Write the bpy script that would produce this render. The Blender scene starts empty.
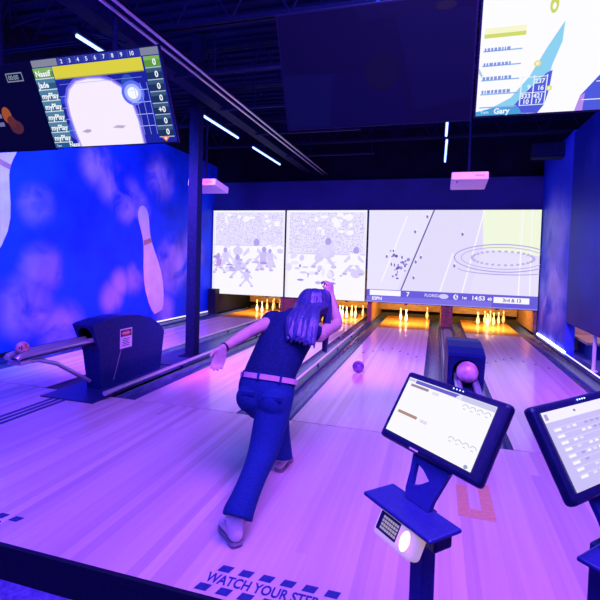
import bpy, bmesh, math, random
from mathutils import Vector as V, Matrix as M
random.seed(4)
S = bpy.context.scene; COL = S.collection; PI = math.pi

# ------------------------------------------------------------------ materials
MATS = {}
def lin(c):
    return tuple(((x/12.92) if x <= .04045 else ((x+.055)/1.055)**2.4) for x in c)
def mat(name, col, rough=.5, metal=0., emit=None, es=0., coat=0., spec=.5):
    if name in MATS: return MATS[name]
    m = bpy.data.materials.new(name); m.use_nodes = True
    b = m.node_tree.nodes['Principled BSDF']
    b.inputs['Base Color'].default_value = (*col, 1); b.inputs['Roughness'].default_value = rough
    b.inputs['Metallic'].default_value = metal; b.inputs['Coat Weight'].default_value = coat
    b.inputs['Specular IOR Level'].default_value = spec
    if emit: b.inputs['Emission Color'].default_value = (*emit, 1); b.inputs['Emission Strength'].default_value = es
    MATS[name] = m; return m
def nodes(m): return m.node_tree.nodes, m.node_tree.links, m.node_tree.nodes['Principled BSDF']
def noisy(name, c1, c2, scale=20, rough=.6, detail=4, bump=0., stretch=(1, 1, 1), metal=0., spec=.5):
    m = mat(name, c1, rough, metal, spec=spec); n, l, b = nodes(m)
    tc = n.new('ShaderNodeTexCoord'); mp = n.new('ShaderNodeMapping'); mp.inputs['Scale'].default_value = stretch
    nz = n.new('ShaderNodeTexNoise'); nz.inputs['Scale'].default_value = scale; nz.inputs['Detail'].default_value = detail
    r = n.new('ShaderNodeValToRGB'); r.color_ramp.elements[0].color = (*c1, 1); r.color_ramp.elements[1].color = (*c2, 1)
    r.color_ramp.elements[0].position = .35; r.color_ramp.elements[1].position = .65
    l.new(tc.outputs['Object'], mp.inputs[0]); l.new(mp.outputs[0], nz.inputs['Vector']); l.new(nz.outputs[0], r.inputs[0]); l.new(r.outputs[0], b.inputs['Base Color'])
    if bump:
        bp = n.new('ShaderNodeBump'); bp.inputs['Strength'].default_value = bump; bp.inputs['Distance'].default_value = .01
        l.new(nz.outputs[0], bp.inputs['Height']); l.new(bp.outputs[0], b.inputs['Normal'])
    return m
def planks(name, ca, cb, w, rough, coat=0.):
    m = mat(name, ca, rough, coat=coat); n, l, b = nodes(m)
    tc = n.new('ShaderNodeTexCoord'); sp = n.new('ShaderNodeSeparateXYZ'); l.new(tc.outputs['Object'], sp.inputs[0])
    def math_(op, a, bb):
        q = n.new('ShaderNodeMath'); q.operation = op
        for i, x in enumerate((a, bb)):
            if x is None: continue
            if hasattr(x, 'links'): l.new(x, q.inputs[i])
            else: q.inputs[i].default_value = x
        return q.outputs[0]
    ix = math_('FLOOR', math_('DIVIDE', sp.outputs['X'], w), None)
    off = n.new('ShaderNodeTexWhiteNoise'); off.noise_dimensions = '1D'; l.new(ix, off.inputs['W'])
    iy = math_('FLOOR', math_('ADD', math_('DIVIDE', sp.outputs['Y'], 9.), math_('MULTIPLY', off.outputs['Value'], 7.)), None)
    wn = n.new('ShaderNodeTexWhiteNoise'); wn.noise_dimensions = '2D'
    cb_ = n.new('ShaderNodeCombineXYZ'); l.new(ix, cb_.inputs[0]); l.new(iy, cb_.inputs[1]); l.new(cb_.outputs[0], wn.inputs['Vector'])
    mp = n.new('ShaderNodeMapping'); mp.inputs['Scale'].default_value = (34, 1.1, 1); l.new(tc.outputs['Object'], mp.inputs[0])
    nz = n.new('ShaderNodeTexNoise'); nz.inputs['Scale'].default_value = 1; nz.inputs['Detail'].default_value = 5; l.new(mp.outputs[0], nz.inputs['Vector'])
    f = math_('ADD', math_('MULTIPLY', wn.outputs['Value'], .62), math_('MULTIPLY', nz.outputs[0], .5))
    r = n.new('ShaderNodeValToRGB'); r.color_ramp.elements[0].color = (*ca, 1); r.color_ramp.elements[1].color = (*cb, 1)
    r.color_ramp.elements[0].position = .1; r.color_ramp.elements[1].position = .95
    l.new(f, r.inputs[0]); l.new(r.outputs[0], b.inputs['Base Color']); return m
def mural_mat(name, base, spots, glow, dark):
    # printed nebula: blue ground, lilac clouds (painted glow on the right wall) at fixed places
    m = mat(name, base, .55, spec=.15); n, l, b = nodes(m)
    tc = n.new('ShaderNodeTexCoord')
    nz = n.new('ShaderNodeTexNoise'); nz.inputs['Scale'].default_value = 1.7; nz.inputs['Detail'].default_value = 6; nz.inputs['Distortion'].default_value = .6
    l.new(tc.outputs['Object'], nz.inputs['Vector'])
    acc = None
    for (p, rad, st) in spots:
        d = n.new('ShaderNodeVectorMath'); d.operation = 'DISTANCE'; l.new(tc.outputs['Object'], d.inputs[0]); d.inputs[1].default_value = p
        mr = n.new('ShaderNodeMapRange'); mr.interpolation_type = 'SMOOTHSTEP'; mr.inputs[1].default_value = rad*.25; mr.inputs[2].default_value = rad; mr.inputs[3].default_value = st; mr.inputs[4].default_value = 0
        l.new(d.outputs['Value'], mr.inputs[0])
        if acc is None: acc = mr.outputs[0]
        else:
            a = n.new('ShaderNodeMath'); a.operation = 'MAXIMUM'; l.new(acc, a.inputs[0]); l.new(mr.outputs[0], a.inputs[1]); acc = a.outputs[0]
    r = n.new('ShaderNodeValToRGB'); r.color_ramp.elements[0].position = .34; r.color_ramp.elements[1].position = .56
    l.new(nz.outputs[0], r.inputs[0])
    mu = n.new('ShaderNodeMath'); mu.operation = 'MULTIPLY'; mu.use_clamp = True; l.new(acc, mu.inputs[0]); l.new(r.outputs[0], mu.inputs[1])
    mx = n.new('ShaderNodeMix'); mx.data_type = 'RGBA'; mx.inputs[6].default_value = (*base, 1); mx.inputs[7].default_value = (*glow, 1); l.new(mu.outputs[0], mx.inputs[0])
    n2 = n.new('ShaderNodeTexNoise'); n2.inputs['Scale'].default_value = 1.1; n2.inputs['Detail'].default_value = 3; l.new(tc.outputs['Object'], n2.inputs['Vector'])
    r2 = n.new('ShaderNodeValToRGB'); r2.color_ramp.elements[0].position = .3; r2.color_ramp.elements[1].position = .6
    r2.color_ramp.elements[0].color = (*dark, 1); r2.color_ramp.elements[1].color = (1, 1, 1, 1); l.new(n2.outputs[0], r2.inputs[0])
    m2 = n.new('ShaderNodeMix'); m2.data_type = 'RGBA'; m2.blend_type = 'MULTIPLY'; m2.inputs[0].default_value = 1
    l.new(mx.outputs[2], m2.inputs[6]); l.new(r2.outputs[0], m2.inputs[7]); l.new(m2.outputs[2], b.inputs['Base Color'])
    return m
def display_mat(name, strength, rough=.3):
    m = mat(name, (.003, .004, .010), .6, spec=.04); n, l, b = nodes(m)
    a = n.new('ShaderNodeAttribute'); a.attribute_name = 'Col'
    l.new(a.outputs['Color'], b.inputs['Emission Color']); b.inputs['Emission Strength'].default_value = strength
    return m

WOOD_F = planks('approach maple boards', (.50, .38, .36), (.80, .70, .66), .06, .28, .12)
WOOD_L = planks('lane maple boards', (.60, .46, .46), (.82, .70, .69), .045, .16, .12)
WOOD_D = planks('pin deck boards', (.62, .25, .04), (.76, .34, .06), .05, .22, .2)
GUTTER = noisy('grey gutter', (.03, .045, .15), (.07, .09, .24), 9, .2, 3, 0, (6, .6, 1))
BLACKP = noisy('black plastic', (.003, .005, .02), (.006, .009, .03), 60, .5, spec=.2)
CAP = noisy('divider cap', (.008, .018, .10), (.014, .028, .15), 30, .35)
CAPL = noisy('grey rounded cap', (.16, .17, .25), (.24, .25, .34), 30, .3)
STEEL = noisy('brushed steel', (.5, .5, .6), (.6, .6, .7), 20, .3, 2, 0, (1, .05, 1), .6)
DARKST = noisy('painted dark steel', (.002, .005, .03), (.004, .009, .05), 25, .7, spec=.1)
NAVY = noisy('navy shell', (.003, .012, .10), (.006, .018, .14), 30, .5, spec=.2)
KIOSK = noisy('kiosk powder coat', (.012, .025, .15), (.018, .035, .19), 90, .4)
KDARK = noisy('kiosk bezel black', (.006, .010, .045), (.010, .016, .06), 80, .35)
WALLP = noisy('blue wall paint', (.012, .03, .34), (.02, .045, .42), 3, .6)
HEADP = noisy('header dark blue paint', (.006, .012, .12), (.010, .018, .16), 2, .7)
CEILM = noisy('dark ceiling deck', (.003, .006, .04), (.006, .011, .07), 1.3, .9, 3, spec=.1)
BLACKW = noisy('black painted wall', (.003, .004, .012), (.005, .006, .02), 4, .9, spec=.1)
PITW = noisy('brown pit board', (.16, .075, .04), (.30, .14, .06), 5, .5, 4, 0, (1, 1, 6))
PITD = noisy('dark pit curtain', (.03, .02, .02), (.06, .035, .03), 8, .8)
CONC = noisy('concourse carpet', (.05, .06, .3), (.12, .12, .45), 40, .9)
WHITEP = noisy('white plastic', (.72, .72, .74), (.8, .8, .82), 50, .4)
PINM = noisy('pin white coating', (.80, .78, .72), (.84, .82, .77), 20, .25)
PINR = mat('pin red stripe', (.55, .04, .03), .35)
SKIN = noisy('skin', (.55, .36, .30), (.62, .42, .35), 30, .5)
NAVYC = noisy('navy cotton', (.002, .013, .07), (.004, .019, .10), 60, .85, 4, .25, spec=.2)
DENIM = noisy('blue denim', (.004, .026, .14), (.008, .04, .20), 110, .85, 4, .3, spec=.2)
BELTM = noisy('pale pink belt leather', (.62, .36, .42), (.72, .44, .5), 40, .5)
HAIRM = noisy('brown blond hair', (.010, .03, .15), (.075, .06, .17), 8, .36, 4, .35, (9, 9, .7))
SHOEM = noisy('white shoe leather', (.62, .56, .55), (.7, .64, .62), 30, .5)
SHOET = noisy('tan shoe sole', (.42, .26, .12), (.5, .32, .16), 30, .6)
SHOEG = noisy('grey shoe sole', (.2, .2, .24), (.27, .27, .31), 30, .6)
BALLP = noisy('purple swirl ball', (.09, .04, .17), (.2, .09, .32), 14, .12, 6)
RAILW = noisy('white enamel rail', (.8, .8, .84), (.88, .88, .92), 30, .15)
BALLK = noisy('pink marbled ball', (.55, .22, .30), (.85, .55, .62), 16, .12, 5)
BALLR = noisy('red marbled ball', (.5, .10, .10), (.75, .5, .55), 22, .12, 5)
PRINT = noisy('printed pin lilac', (.80, .58, .86), (.92, .74, .95), 4, .5, 5)
PRINTO = noisy('printed pin stripe', (.5, .2, .16), (.6, .28, .2), 9, .5)
DECALB = noisy('decal blue ink', (.015, .03, .16), (.03, .05, .22), 50, .5)
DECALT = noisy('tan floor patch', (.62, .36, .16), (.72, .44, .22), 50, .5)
BEIGE = noisy('beige laminate', (.75, .42, .30), (.85, .52, .4), 12, .5)
SIGNW = mat('sign white', (.8, .74, .76), .5); SIGNR = mat('sign red', (.5, .05, .06), .5); SIGNK = mat('sign black ink', (.02, .02, .03), .5)
GLOWB = mat('blue light tube', (.1, .1, .2), .4, emit=(.20, .30, 1.), es=4.5)
GLOWW = mat('white light strip', (.3, .3, .3), .4, emit=(.50, .56, 1.), es=9.)
GLOWP = mat('purple strip edge', (.3, .3, .3), .4, emit=(.6, .56, 1.), es=1.6)
GLOWR = mat('reader lit shell', (.75, .55, .55), .4, emit=(1., .62, .5), es=.42)
GLOWS = mat('reader lamp', (.8, .6, .5), .4, emit=(1., .74, .5), es=2.2)
LED = mat('blue indicator', (.1, .2, .5), .4, emit=(.35, .55, 1.), es=3.)
PINLAMP = mat('warm pin lamp', (.4, .3, .1), .4, emit=(1., .55, .15), es=6.)
DISP_S = display_mat('projected picture', 1.0, .6)
DISP_M = display_mat('monitor picture', 1.0)
DISP_D = display_mat('dim picture and reflections', 1.0)
LENS = mat('lens glass', (.02, .02, .04), .05)
MURAL_L = mural_mat('left mural print', (.006, .06, .80), [((-5.4, 6.2, 2.85), 0.5, 0.75), ((-5.4, 6.55, 2.62), 0.5, 0.95), ((-5.4, 6.95, 2.4), 0.55, 1.1), ((-5.4, 7.35, 2.3), 0.4, 0.9), ((-5.4, 7.98, 2.95), 0.6, 1.1), ((-5.4, 5.05, 2.05), 0.4, 0.5), ((-5.4, 5.15, 1.15), 0.5, 0.6), ((-5.4, 4.9, 0.65), 0.6, 0.8), ((-5.4, 6.8, 0.9), 0.35, 0.7), ((-5.4, 6.6, 0.65), 0.4, 0.6), ((-5.4, 7.2, 0.95), 0.4, 0.5), ((-5.4, 8.5, 1.2), 0.8, 0.9), ((-5.4, 9.2, 1.4), 0.8, 0.6), ((-5.4, 8.2, 0.25), 0.5, 0.7), ((-5.4, 5.5, 0.2), 0.6, 0.6)], (.62, .36, .85), (.35, .42, .6))
MURAL_P = mural_mat('right panel print', (.001, .014, .30), [((2.05, 7.3, 2.9), .5, .35), ((2.05, 7.0, 1.5), .6, .3), ((2.05, 6.3, 2.2), .6, .3)], (.05, .06, .5), (.6, .6, .7))
MURAL_R = mural_mat('right mural print and glow', (.02, .05, .75), [((2.05, 7.4, 2.9), .5, .35), ((2.05, 7.0, 1.5), .6, .3), ((2.05, 9.1, 1.9), 1.2, .55), ((2.05, 9.2, .7), 1.3, 1.2)], (.55, .48, .95), (.6, .6, .7))  # lilac spots paint the glow at the wall's foot into the print

# ------------------------------------------------------------------ mesh helpers
class MB:
    def __init__(s): s.v = []; s.f = []; s.mi = []; s.sm = []; s.m = []; s.col = []
    def mid(s, m):
        if m not in s.m: s.m.append(m)
        return s.m.index(m)
    def add(s, vs, fs, m, smooth=False, T=None, col=None):
        o = len(s.v); k = s.mid(m)
        for p in vs: s.v.append(tuple(T @ V(p)) if T else tuple(p))
        for f in fs: s.f.append([i+o for i in f]); s.mi.append(k); s.sm.append(smooth); s.col.append(col)
    def bm(s, b, m, smooth=False, T=None):
        b.verts.index_update(); s.add([v.co.copy() for v in b.verts], [[v.index for v in f.verts] for f in b.faces], m, smooth, T); b.free()
    def box(s, lo, hi, m, bev=0., T=None, seg=2):
        b = bmesh.new(); bmesh.ops.create_cube(b, size=1)
        lo, hi = V(lo), V(hi); c = (lo+hi)/2; d = hi-lo
        for v in b.verts: v.co = V((v.co.x*d.x, v.co.y*d.y, v.co.z*d.z))+c
        if bev: bmesh.ops.bevel(b, geom=b.edges[:], offset=bev, segments=seg, affect='EDGES', profile=.5)
        s.bm(b, m, bev > 0 and False, T); return s
    def prism(s, poly, axis, a, c, m, bev=0., T=None):
        # poly in the two other axes (order x,y,z without axis), extruded along axis from a to c
        def P(u, v, w):
            q = [u, v]; q.insert(axis, w); return V(q)
        b = bmesh.new(); A = [b.verts.new(P(u, v, a)) for u, v in poly]; B = [b.verts.new(P(u, v, c)) for u, v in poly]; n = len(poly)
        b.faces.new(A); b.faces.new(B[::-1])
        for i in range(n): b.faces.new((A[i], B[i], B[(i+1) % n], A[(i+1) % n]))
        bmesh.ops.recalc_face_normals(b, faces=b.faces[:])
        if bev: bmesh.ops.bevel(b, geom=b.edges[:], offset=bev, segments=2, affect='EDGES', profile=.5)
        s.bm(b, m, False, T); return s
    def tube(s, pts, r, m, n=12, caps=True, T=None, up=None):
        pts = [V(p) for p in pts]; N = len(pts)
        rr = r if isinstance(r, (list, tuple)) else [r]*N
        vs, fs = [], []; prev = None
        for i, p in enumerate(pts):
            t = (pts[min(i+1, N-1)]-pts[max(i-1, 0)]).normalized()
            if prev is None:
                a = V(up) if up else (V((0, 0, 1)) if abs(t.z) < .9 else V((1, 0, 0)))
                a = (a-t*a.dot(t)).normalized()
            else: a = (prev-t*prev.dot(t)).normalized()
            prev = a; b = t.cross(a)
            q = rr[i]; ra, rb = q if isinstance(q, (list, tuple)) else (q, q)
            for k in range(n):
                th = 2*PI*k/n; vs.append(p+a*(ra*math.cos(th))+b*(rb*math.sin(th)))
        for i in range(N-1):
            for k in range(n): fs.append((i*n+k, i*n+(k+1) % n, (i+1)*n+(k+1) % n, (i+1)*n+k))
        s.add(vs, fs, m, True, T)
        if caps: s.add(vs[:n], [tuple(range(n))[::-1]], m, False, T); s.add(vs[-n:], [tuple(range(n))], m, False, T)
        return s
    def lathe(s, prof, m, n=24, T=None, caps=True):
        vs, fs = [], []
        for r, z in prof:
            for k in range(n): vs.append((r*math.cos(2*PI*k/n), r*math.sin(2*PI*k/n), z))
        for i in range(len(prof)-1):
            for k in range(n): fs.append((i*n+k, i*n+(k+1) % n, (i+1)*n+(k+1) % n, (i+1)*n+k))
        s.add(vs, fs, m, True, T)
        if caps: s.add(vs[:n], [tuple(range(n))[::-1]], m, False, T); s.add(vs[-n:], [tuple(range(n))], m, False, T)
        return s
    def ball(s, c, r, m, T=None, u=20, w=12):
        b = bmesh.new(); bmesh.ops.create_uvsphere(b, u_segments=u, v_segments=w, radius=1)
        r = r if isinstance(r, (list, tuple)) else (r, r, r)
        for v in b.verts: v.co = V((v.co.x*r[0], v.co.y*r[1], v.co.z*r[2]))
        if T: T = M.Translation(c) @ T
        else: T = M.Translation(c)
        s.bm(b, m, True, T); return s
    def build(s, name, parent=None, attr=False):
        me = bpy.data.meshes.new(name); me.from_pydata(s.v, [], s.f)
        for m in s.m: me.materials.append(m)
        me.polygons.foreach_set('material_index', s.mi); me.polygons.foreach_set('use_smooth', s.sm)
        if attr:
            ca = me.color_attributes.new('Col', 'FLOAT_COLOR', 'CORNER')
            for p in me.polygons:
                c = s.col[p.index] or (0, 0, 0)
                for li in p.loop_indices: ca.data[li].color = (*c, 1)
        me.update(); o = bpy.data.objects.new(name, me); COL.objects.link(o)
        if parent: o.parent = parent
        return o
def tag(o, label=None, cat=None, group=None, kind=None):
    if label: o['label'] = label
    if cat: o['category'] = cat
    if group: o['group'] = group
    if kind: o['kind'] = kind
    return o
def thing(name, label, cat, loc=(0, 0, 0), group=None):
    o = bpy.data.objects.new(name, None); COL.objects.link(o); o.empty_display_size = .1
    o.location = loc; return tag(o, label, cat, group)
def settle(root):
    # parts were built in world coordinates: keep them there under the moved Empty
    for c in root.children: c.matrix_parent_inverse = M.Translation(-root.location)
def copy_tree(o, parent=None):
    c = o.copy(); COL.objects.link(c)
    if parent: c.parent = parent
    for ch in list(o.children): copy_tree(ch, c)
    return c
def struct(o, label=None): return tag(o, label, kind='structure')
_tc = {}
def text_mesh(txt, bold=False):
    if txt in _tc: return _tc[txt]
    cu = bpy.data.curves.new('lettering', 'FONT'); cu.body = txt; cu.size = 1; cu.align_x = 'LEFT'; cu.resolution_u = 3
    if bold: cu.offset = .03
    o = bpy.data.objects.new('lettering', cu); COL.objects.link(o)
    bpy.context.view_layer.update()
    me = o.evaluated_get(bpy.context.evaluated_depsgraph_get()).to_mesh()
    r = ([v.co.copy() for v in me.vertices], [tuple(p.vertices) for p in me.polygons])
    w = max([v.x for v in r[0]] or [0]); h = max([v.y for v in r[0]] or [0])
    bpy.data.objects.remove(o); _tc[txt] = (r[0], r[1], w, h); return _tc[txt]

class Pic:
    """flat picture on a screen: u to the right 0..1, v downwards 0..1, layered front to back"""
    def __init__(s, TL, U, Vd, m, base):
        s.TL, s.U, s.V = V(TL), V(U), V(Vd); s.n = s.V.cross(s.U).normalized()*-1
        s.n = s.U.cross(s.V).normalized()*-1
        s.mb = MB(); s.m = m; s.k = 0; s.quad(0, 0, 1, 1, base)
    def P(s, u, v): return s.TL+s.U*u+s.V*v+s.n*(.0012+s.k*.00022)
    def poly(s, pts, c):
        s.k += 1; pts = [s.P(u, v) for u, v in pts]
        nn = (pts[1]-pts[0]).cross(pts[2]-pts[1])
        if nn.dot(s.n) < 0: pts = pts[::-1]
        s.mb.add(pts, [tuple(range(len(pts)))], s.m, col=lin(c))
    def quad(s, u0, v0, u1, v1, c): s.poly([(u0, v0), (u1, v0), (u1, v1), (u0, v1)], c)
    def ell(s, u, v, a, b, c, n=28, rot=0): s.poly([(u+a*math.cos(t)*math.cos(rot)-b*math.sin(t)*math.sin(rot), v+a*math.cos(t)*math.sin(rot)+b*math.sin(t)*math.cos(rot)) for t in [2*PI*i/n for i in range(n)]], c)
    def ring(s, u, v, a, b, w, c, t0=0, t1=2*PI, n=36):
        for i in range(n):
            p, q = t0+(t1-t0)*i/n, t0+(t1-t0)*(i+1)/n
            s.k -= 1
            s.poly([(u+a*math.cos(p), v+b*math.sin(p)), (u+a*math.cos(q), v+b*math.sin(q)), (u+(a-w)*math.cos(q), v+(b-w*1.6)*math.sin(q)), (u+(a-w)*math.cos(p), v+(b-w*1.6)*math.sin(p))], c)
        s.k += 1
    def text(s, txt, u, v, h, c, maxw=None, bold=True):
        """baseline-left at (u,v), cap height h as a fraction of the picture height"""
        vs, fs, w, hh = text_mesh(txt, bold); s.k += 1
        sy = h/.7; sx = sy*s.V.length/s.U.length
        if maxw and w*sx > maxw: sx = maxw/w
        s.mb.add([s.P(u+p.x*sx, v-p.y*sy) for p in vs], fs, s.m, col=lin(c))
    def build(s, name, parent): return s.mb.build(name, parent, True)
def flat_text(mb, txt, org, U, W, h, m, maxw=None):
    vs, fs, w, hh = text_mesh(txt, True); k = h/.7; kx = k
    if maxw: kx = maxw/w
    org, U, W = V(org), V(U), V(W)
    mb.add([org+U*p.x*kx+W*p.y*k for p in vs], fs, m)
# ------------------------------------------------------------------ setting
XL, XR, YF, YB, ZC, ZL = -5.4, 2.05, 3.707, 12.35, 4.45, -.16
b = MB(); b.box((XL, 1.65, -.158), (4.5, YF-.007, 0), WOOD_F); b.box((XR+.14, YF, -.12), (4.5, 13, 0), CONC); b.box((XL, YF, -.158), (4.5, 13, -.12), BLACKW); struct(b.build('floor'))
b = MB(); b.box((XL, -1.5, ZL-.1), (4.5, 1.65, ZL), CONC); struct(b.build('floor_concourse'))
b = MB(); b.box((XL, 1.625, ZL), (4.5, 1.648, .002), BLACKP); struct(b.build('trim_1'))
b = MB(); b.box((XL-.15, -1.5, ZL), (XL, 13, 3.68), MURAL_L); b.box((XL-.15, -1.5, 3.68), (XL, 13, ZC), BLACKW); wl = struct(b.build('wall_left'))
b = MB(); b.box((XL, 2.0, 0), (XL+.03, 10.1, .075), BLACKP); struct(b.build('baseboard_left'))
b = MB(); b.box((XL, YB, -.12), (4.5, YB+.15, 1.2), PITD); b.box((XL, 10.42, 3.26), (4.5, 10.5, ZC), BLACKW); b.box((XL, 10.28, 2.585), (XR+.14, 10.4, 3.26), HEADP); struct(b.build('wall_back'))
b = MB(); b.box((XR, 8.18, -.12), (XR+.14, 10.27, 3.6), MURAL_R); struct(b.build('wall_right'))
b = MB(); b.box((4.5, -1.5, ZL), (4.65, 13, ZC), WALLP); struct(b.build('wall_outer'))
b = MB(); b.box((XL, -1.65, ZL), (4.5, -1.5, ZC), BLACKW); struct(b.build('wall_front'))
b = MB(); b.box((XL-.15, -1.65, ZC), (4.65, 13, ZC+.1), CEILM)
for i in range(60): b.box((XL, -1.4+i*.2, ZC-.035), (4.5, -1.32+i*.2, ZC), CEILM)
struct(b.build('ceiling'))
# right mural divider standing on posts
r = thing('mural_panel', 'long dark blue mural panel standing clear of the floor at the right edge', 'wall panel', (XR+.06, 6.2, 0))
b = MB(); b.box((XR, 4.2, .51), (XR+.12, 8.17, 3.56), MURAL_P); b.build('panel', r)
for y in (4.6, 6.93):
    b = MB(); b.tube([(XR+.05, y, .005), (XR+.05, y, .51)], .024, WHITEP); b.lathe([(.055, .001), (.055, .012), (.03, .018)], WHITEP, T=M.Translation((XR+.05, y, 0))); b.build('post', r)
settle(r)
r = thing('counter', 'beige counter end glimpsed under the right mural panel', 'counter', (2.9, 8.1, 0))
b = MB(); b.box((2.25, 7.75, .225), (3.7, 8.6, .27), BEIGE, .008); b.build('counter_top', r)
b = MB(); b.box((2.35, 7.85, 0), (3.6, 8.55, .225), WALLP); b.build('base', r); settle(r)
b = MB(); b.box((2.25, 8.62, 0), (3.8, 8.72, .56), BEIGE); tag(b.build('back_panel'), 'low beige panel standing behind the counter under the mural panel', 'panel')
b = MB(); b.box((XR-.035, 4.0, .0), (XR-.006, 8.1, .028), GLOWP); b.box((XR-.035, 8.1, .0), (XR-.004, 10.1, .05), GLOWW); tag(b.build('light_strip'), 'white light strip along the foot of the right wall', 'light strip')
b = MB(); b.box((XL+.032, 7.2, .05), (XL+.045, 10.05, .078), GLOWP); tag(b.build('light_strip'), 'thin light strip along the foot of the left mural wall', 'light strip')

# ------------------------------------------------------------------ pin prints on the left mural
def W(y, z): return (y*XL/-5.2, 1.4+(z-1.4)*XL/-5.2)
PINPROF = [(0, .0), (.28, .0), (.42, .05), (.55, .14), (.62, .26), (.60, .36), (.50, .47), (.36, .58), (.27, .66), (.245, .72), (.27, .79), (.32, .86), (.33, .91), (.27, .96), (.15, .99), (0, 1.0)]
def mural_pin(label, base, top, width, stripe):
    y0, z0 = W(*base); y1, z1 = W(*top); a = V((0, y1-y0, z1-z0)); L = a.length; a.normalize(); s = V((0, a.z, -a.y))
    mb = MB(); n = len(PINPROF)
    pts = [(w, t) for w, t in PINPROF]+[(-w, t) for w, t in PINPROF[::-1][1:-1]]
    P = lambda w, t, dx: V((XL+dx, y0, z0))+a*(t*L)+s*(w*width)
    mb.add([P(w, t, .012) for w, t in pts]+[P(w, t, .001) for w, t in pts], [tuple(range(len(pts)))]+[(i, (i+1) % len(pts), len(pts)+(i+1) % len(pts), len(pts)+i) for i in range(len(pts))], PRINT)
    o = mb.build('pin_cutout'); tag(o, label, 'wall decoration', 'bowling pins on the mural')
    mb = MB()
    def wd(t):
        for (w0, t0), (w1, t1) in zip(PINPROF, PINPROF[1:]):
            if t0 <= t <= t1 and t1 > t0: return w0+(w1-w0)*(t-t0)/(t1-t0)
    for t0, t1 in stripe:
        mb.add([P(-wd(t0), t0, .0135), P(wd(t0), t0, .0135), P(wd(t1), t1, .0135), P(-wd(t1), t1, .0135)], [(0, 1, 2, 3)], PRINTO)
    mb.build('stripe', o); return o
mural_pin('giant lilac bowling pin leaning on the left mural between monitor and steel column', (7.68, .30), (7.10, 2.30), .47, [(.655, .70)])
mural_pin('giant lilac bowling pin on the mural cut by the left photo edge', (4.02, 1.30), (4.46, 2.95), .50, [(.70, .74)])

# ------------------------------------------------------------------ lanes
YD, YE = 9.72, 11.98
def trough(mb, x0, x1, y0, y1):
    n = 10; vs = []
    for y in (y0, y1):
        for i in range(n+1):
            u = -1+2*i/n; vs.append(((x0+x1)/2+u*(x1-x0)/2, y, -.004-.075*math.sqrt(max(0, 1-u*u))))
    mb.add(vs, [(i, i+1, n+2+i, n+1+i) for i in range(n)], GUTTER, True)
    k = len(vs)
def lane(x0, x1, gl, gr, label, dots):
    r = thing('bowling_lane', label, 'bowling lane', ((x0+x1)/2, YF, 0), 'bowling lanes')
    mb = MB(); mb.box((x0, YF+.009, -.118), (x1, YD, 0), WOOD_L); bed = mb.build('lane_bed', r)
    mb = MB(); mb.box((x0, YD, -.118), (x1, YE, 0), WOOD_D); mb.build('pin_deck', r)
    for (a, c) in ((gl, x0), (x1, gr)):
        mb = MB(); trough(mb, a+.002, c-.002, YF+.006, YE); mb.build('gutter', r)
    for x, y in dots:
        mb = MB(); q = [(x-.017, y-.05, .0006), (x+.017, y-.05, .0006), (x, y+.05, .0006)]; mb.add(q, [(0, 1, 2)], DARKST); mb.build('aiming_arrow', bed)
    settle(r)
    return r
def arrows(x0): return [(x0+1.065*(i+1)/8+.0, 7.42-.165*abs(i-3)) for i in range(7)]
L1, L2, L3, L4 = (-4.91, -3.85), (-2.75, -1.69), (-1.165, -.10), (.62, 1.685)
lane(*L1, -5.15, -3.60, 'lane beside the left mural wall, partly behind the ball return', arrows(L1[0]))
lane(*L2, -3.0, -1.48, 'lane straight ahead of the bowling woman, right of the steel column', arrows(L2[0]))
lane(*L3, -1.375, .12, 'lane with the rolling purple ball and three standing pins', arrows(L3[0]))
lane(*L4, .40, 1.95, 'lane along the right wall with the full pin group', arrows(L4[0]))
def divider(x0, x1, label, rails, rounded=False, y0=YF+.006):
    r = thing('lane_divider', label, 'lane divider', ((x0+x1)/2, y0, -.12), 'capped dividers between the lanes')
    mb = MB()
    mb.box((x0, y0, -.12), (x1, YE, .022), CAP, .006)
    if rounded:
        xm = (x0+x1)/2; w = .085
        mb.prism([(xm-w+w*(1-math.cos(t)), .02+.075*math.sin(t)) for t in [PI*i/12 for i in range(13)]], 1, 5.2, YD-.2, CAPL)
    mb.build('cap', r)
    for x, z, rad, m, a, c in rails:
        mb = MB(); mb.tube([(x, a, z), (x, c, z)], rad, m, 14)
        k = a+.15
        while k < c: mb.box((x-.008, k-.012, .02), (x+.008, k+.012, z-rad*.6), DARKST); k += 1.2
        mb.build('rail', r)
    settle(r)
divider(-3.6, -3.0, 'wide dark divider behind the left ball return, carrying two steel rails', [(-2.97, .08, .024, STEEL, 3.55, 9.9), (-3.63, .08, .016, STEEL, 5.0, 9.9)], y0=4.99)
divider(-1.48, -1.375, 'narrow divider right of the woman with one bright steel rail', [(-1.425, .075, .016, RAILW, 4.3, 9.4)])
divider(.12, .40, 'divider with a rounded grey cap behind the right ball return', [(.155, .05, .012, STEEL, 4.9, 9.6)], True, 4.99)
mb = MB(); mb.box((1.95, YF+.006, -.12), (XR-.04, 10.1, .03), CAP, .006); tag(mb.build('lane_divider'), 'dark gutter edge board along the right wall', 'lane divider', 'capped dividers between the lanes')
mb = MB(); mb.box((XL+.05, YF+.006, -.12), (-5.15, 10.1, .03), CAP, .006); tag(mb.build('lane_divider'), 'dark gutter edge board below the left mural', 'lane divider', 'capped dividers between the lanes')
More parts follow.
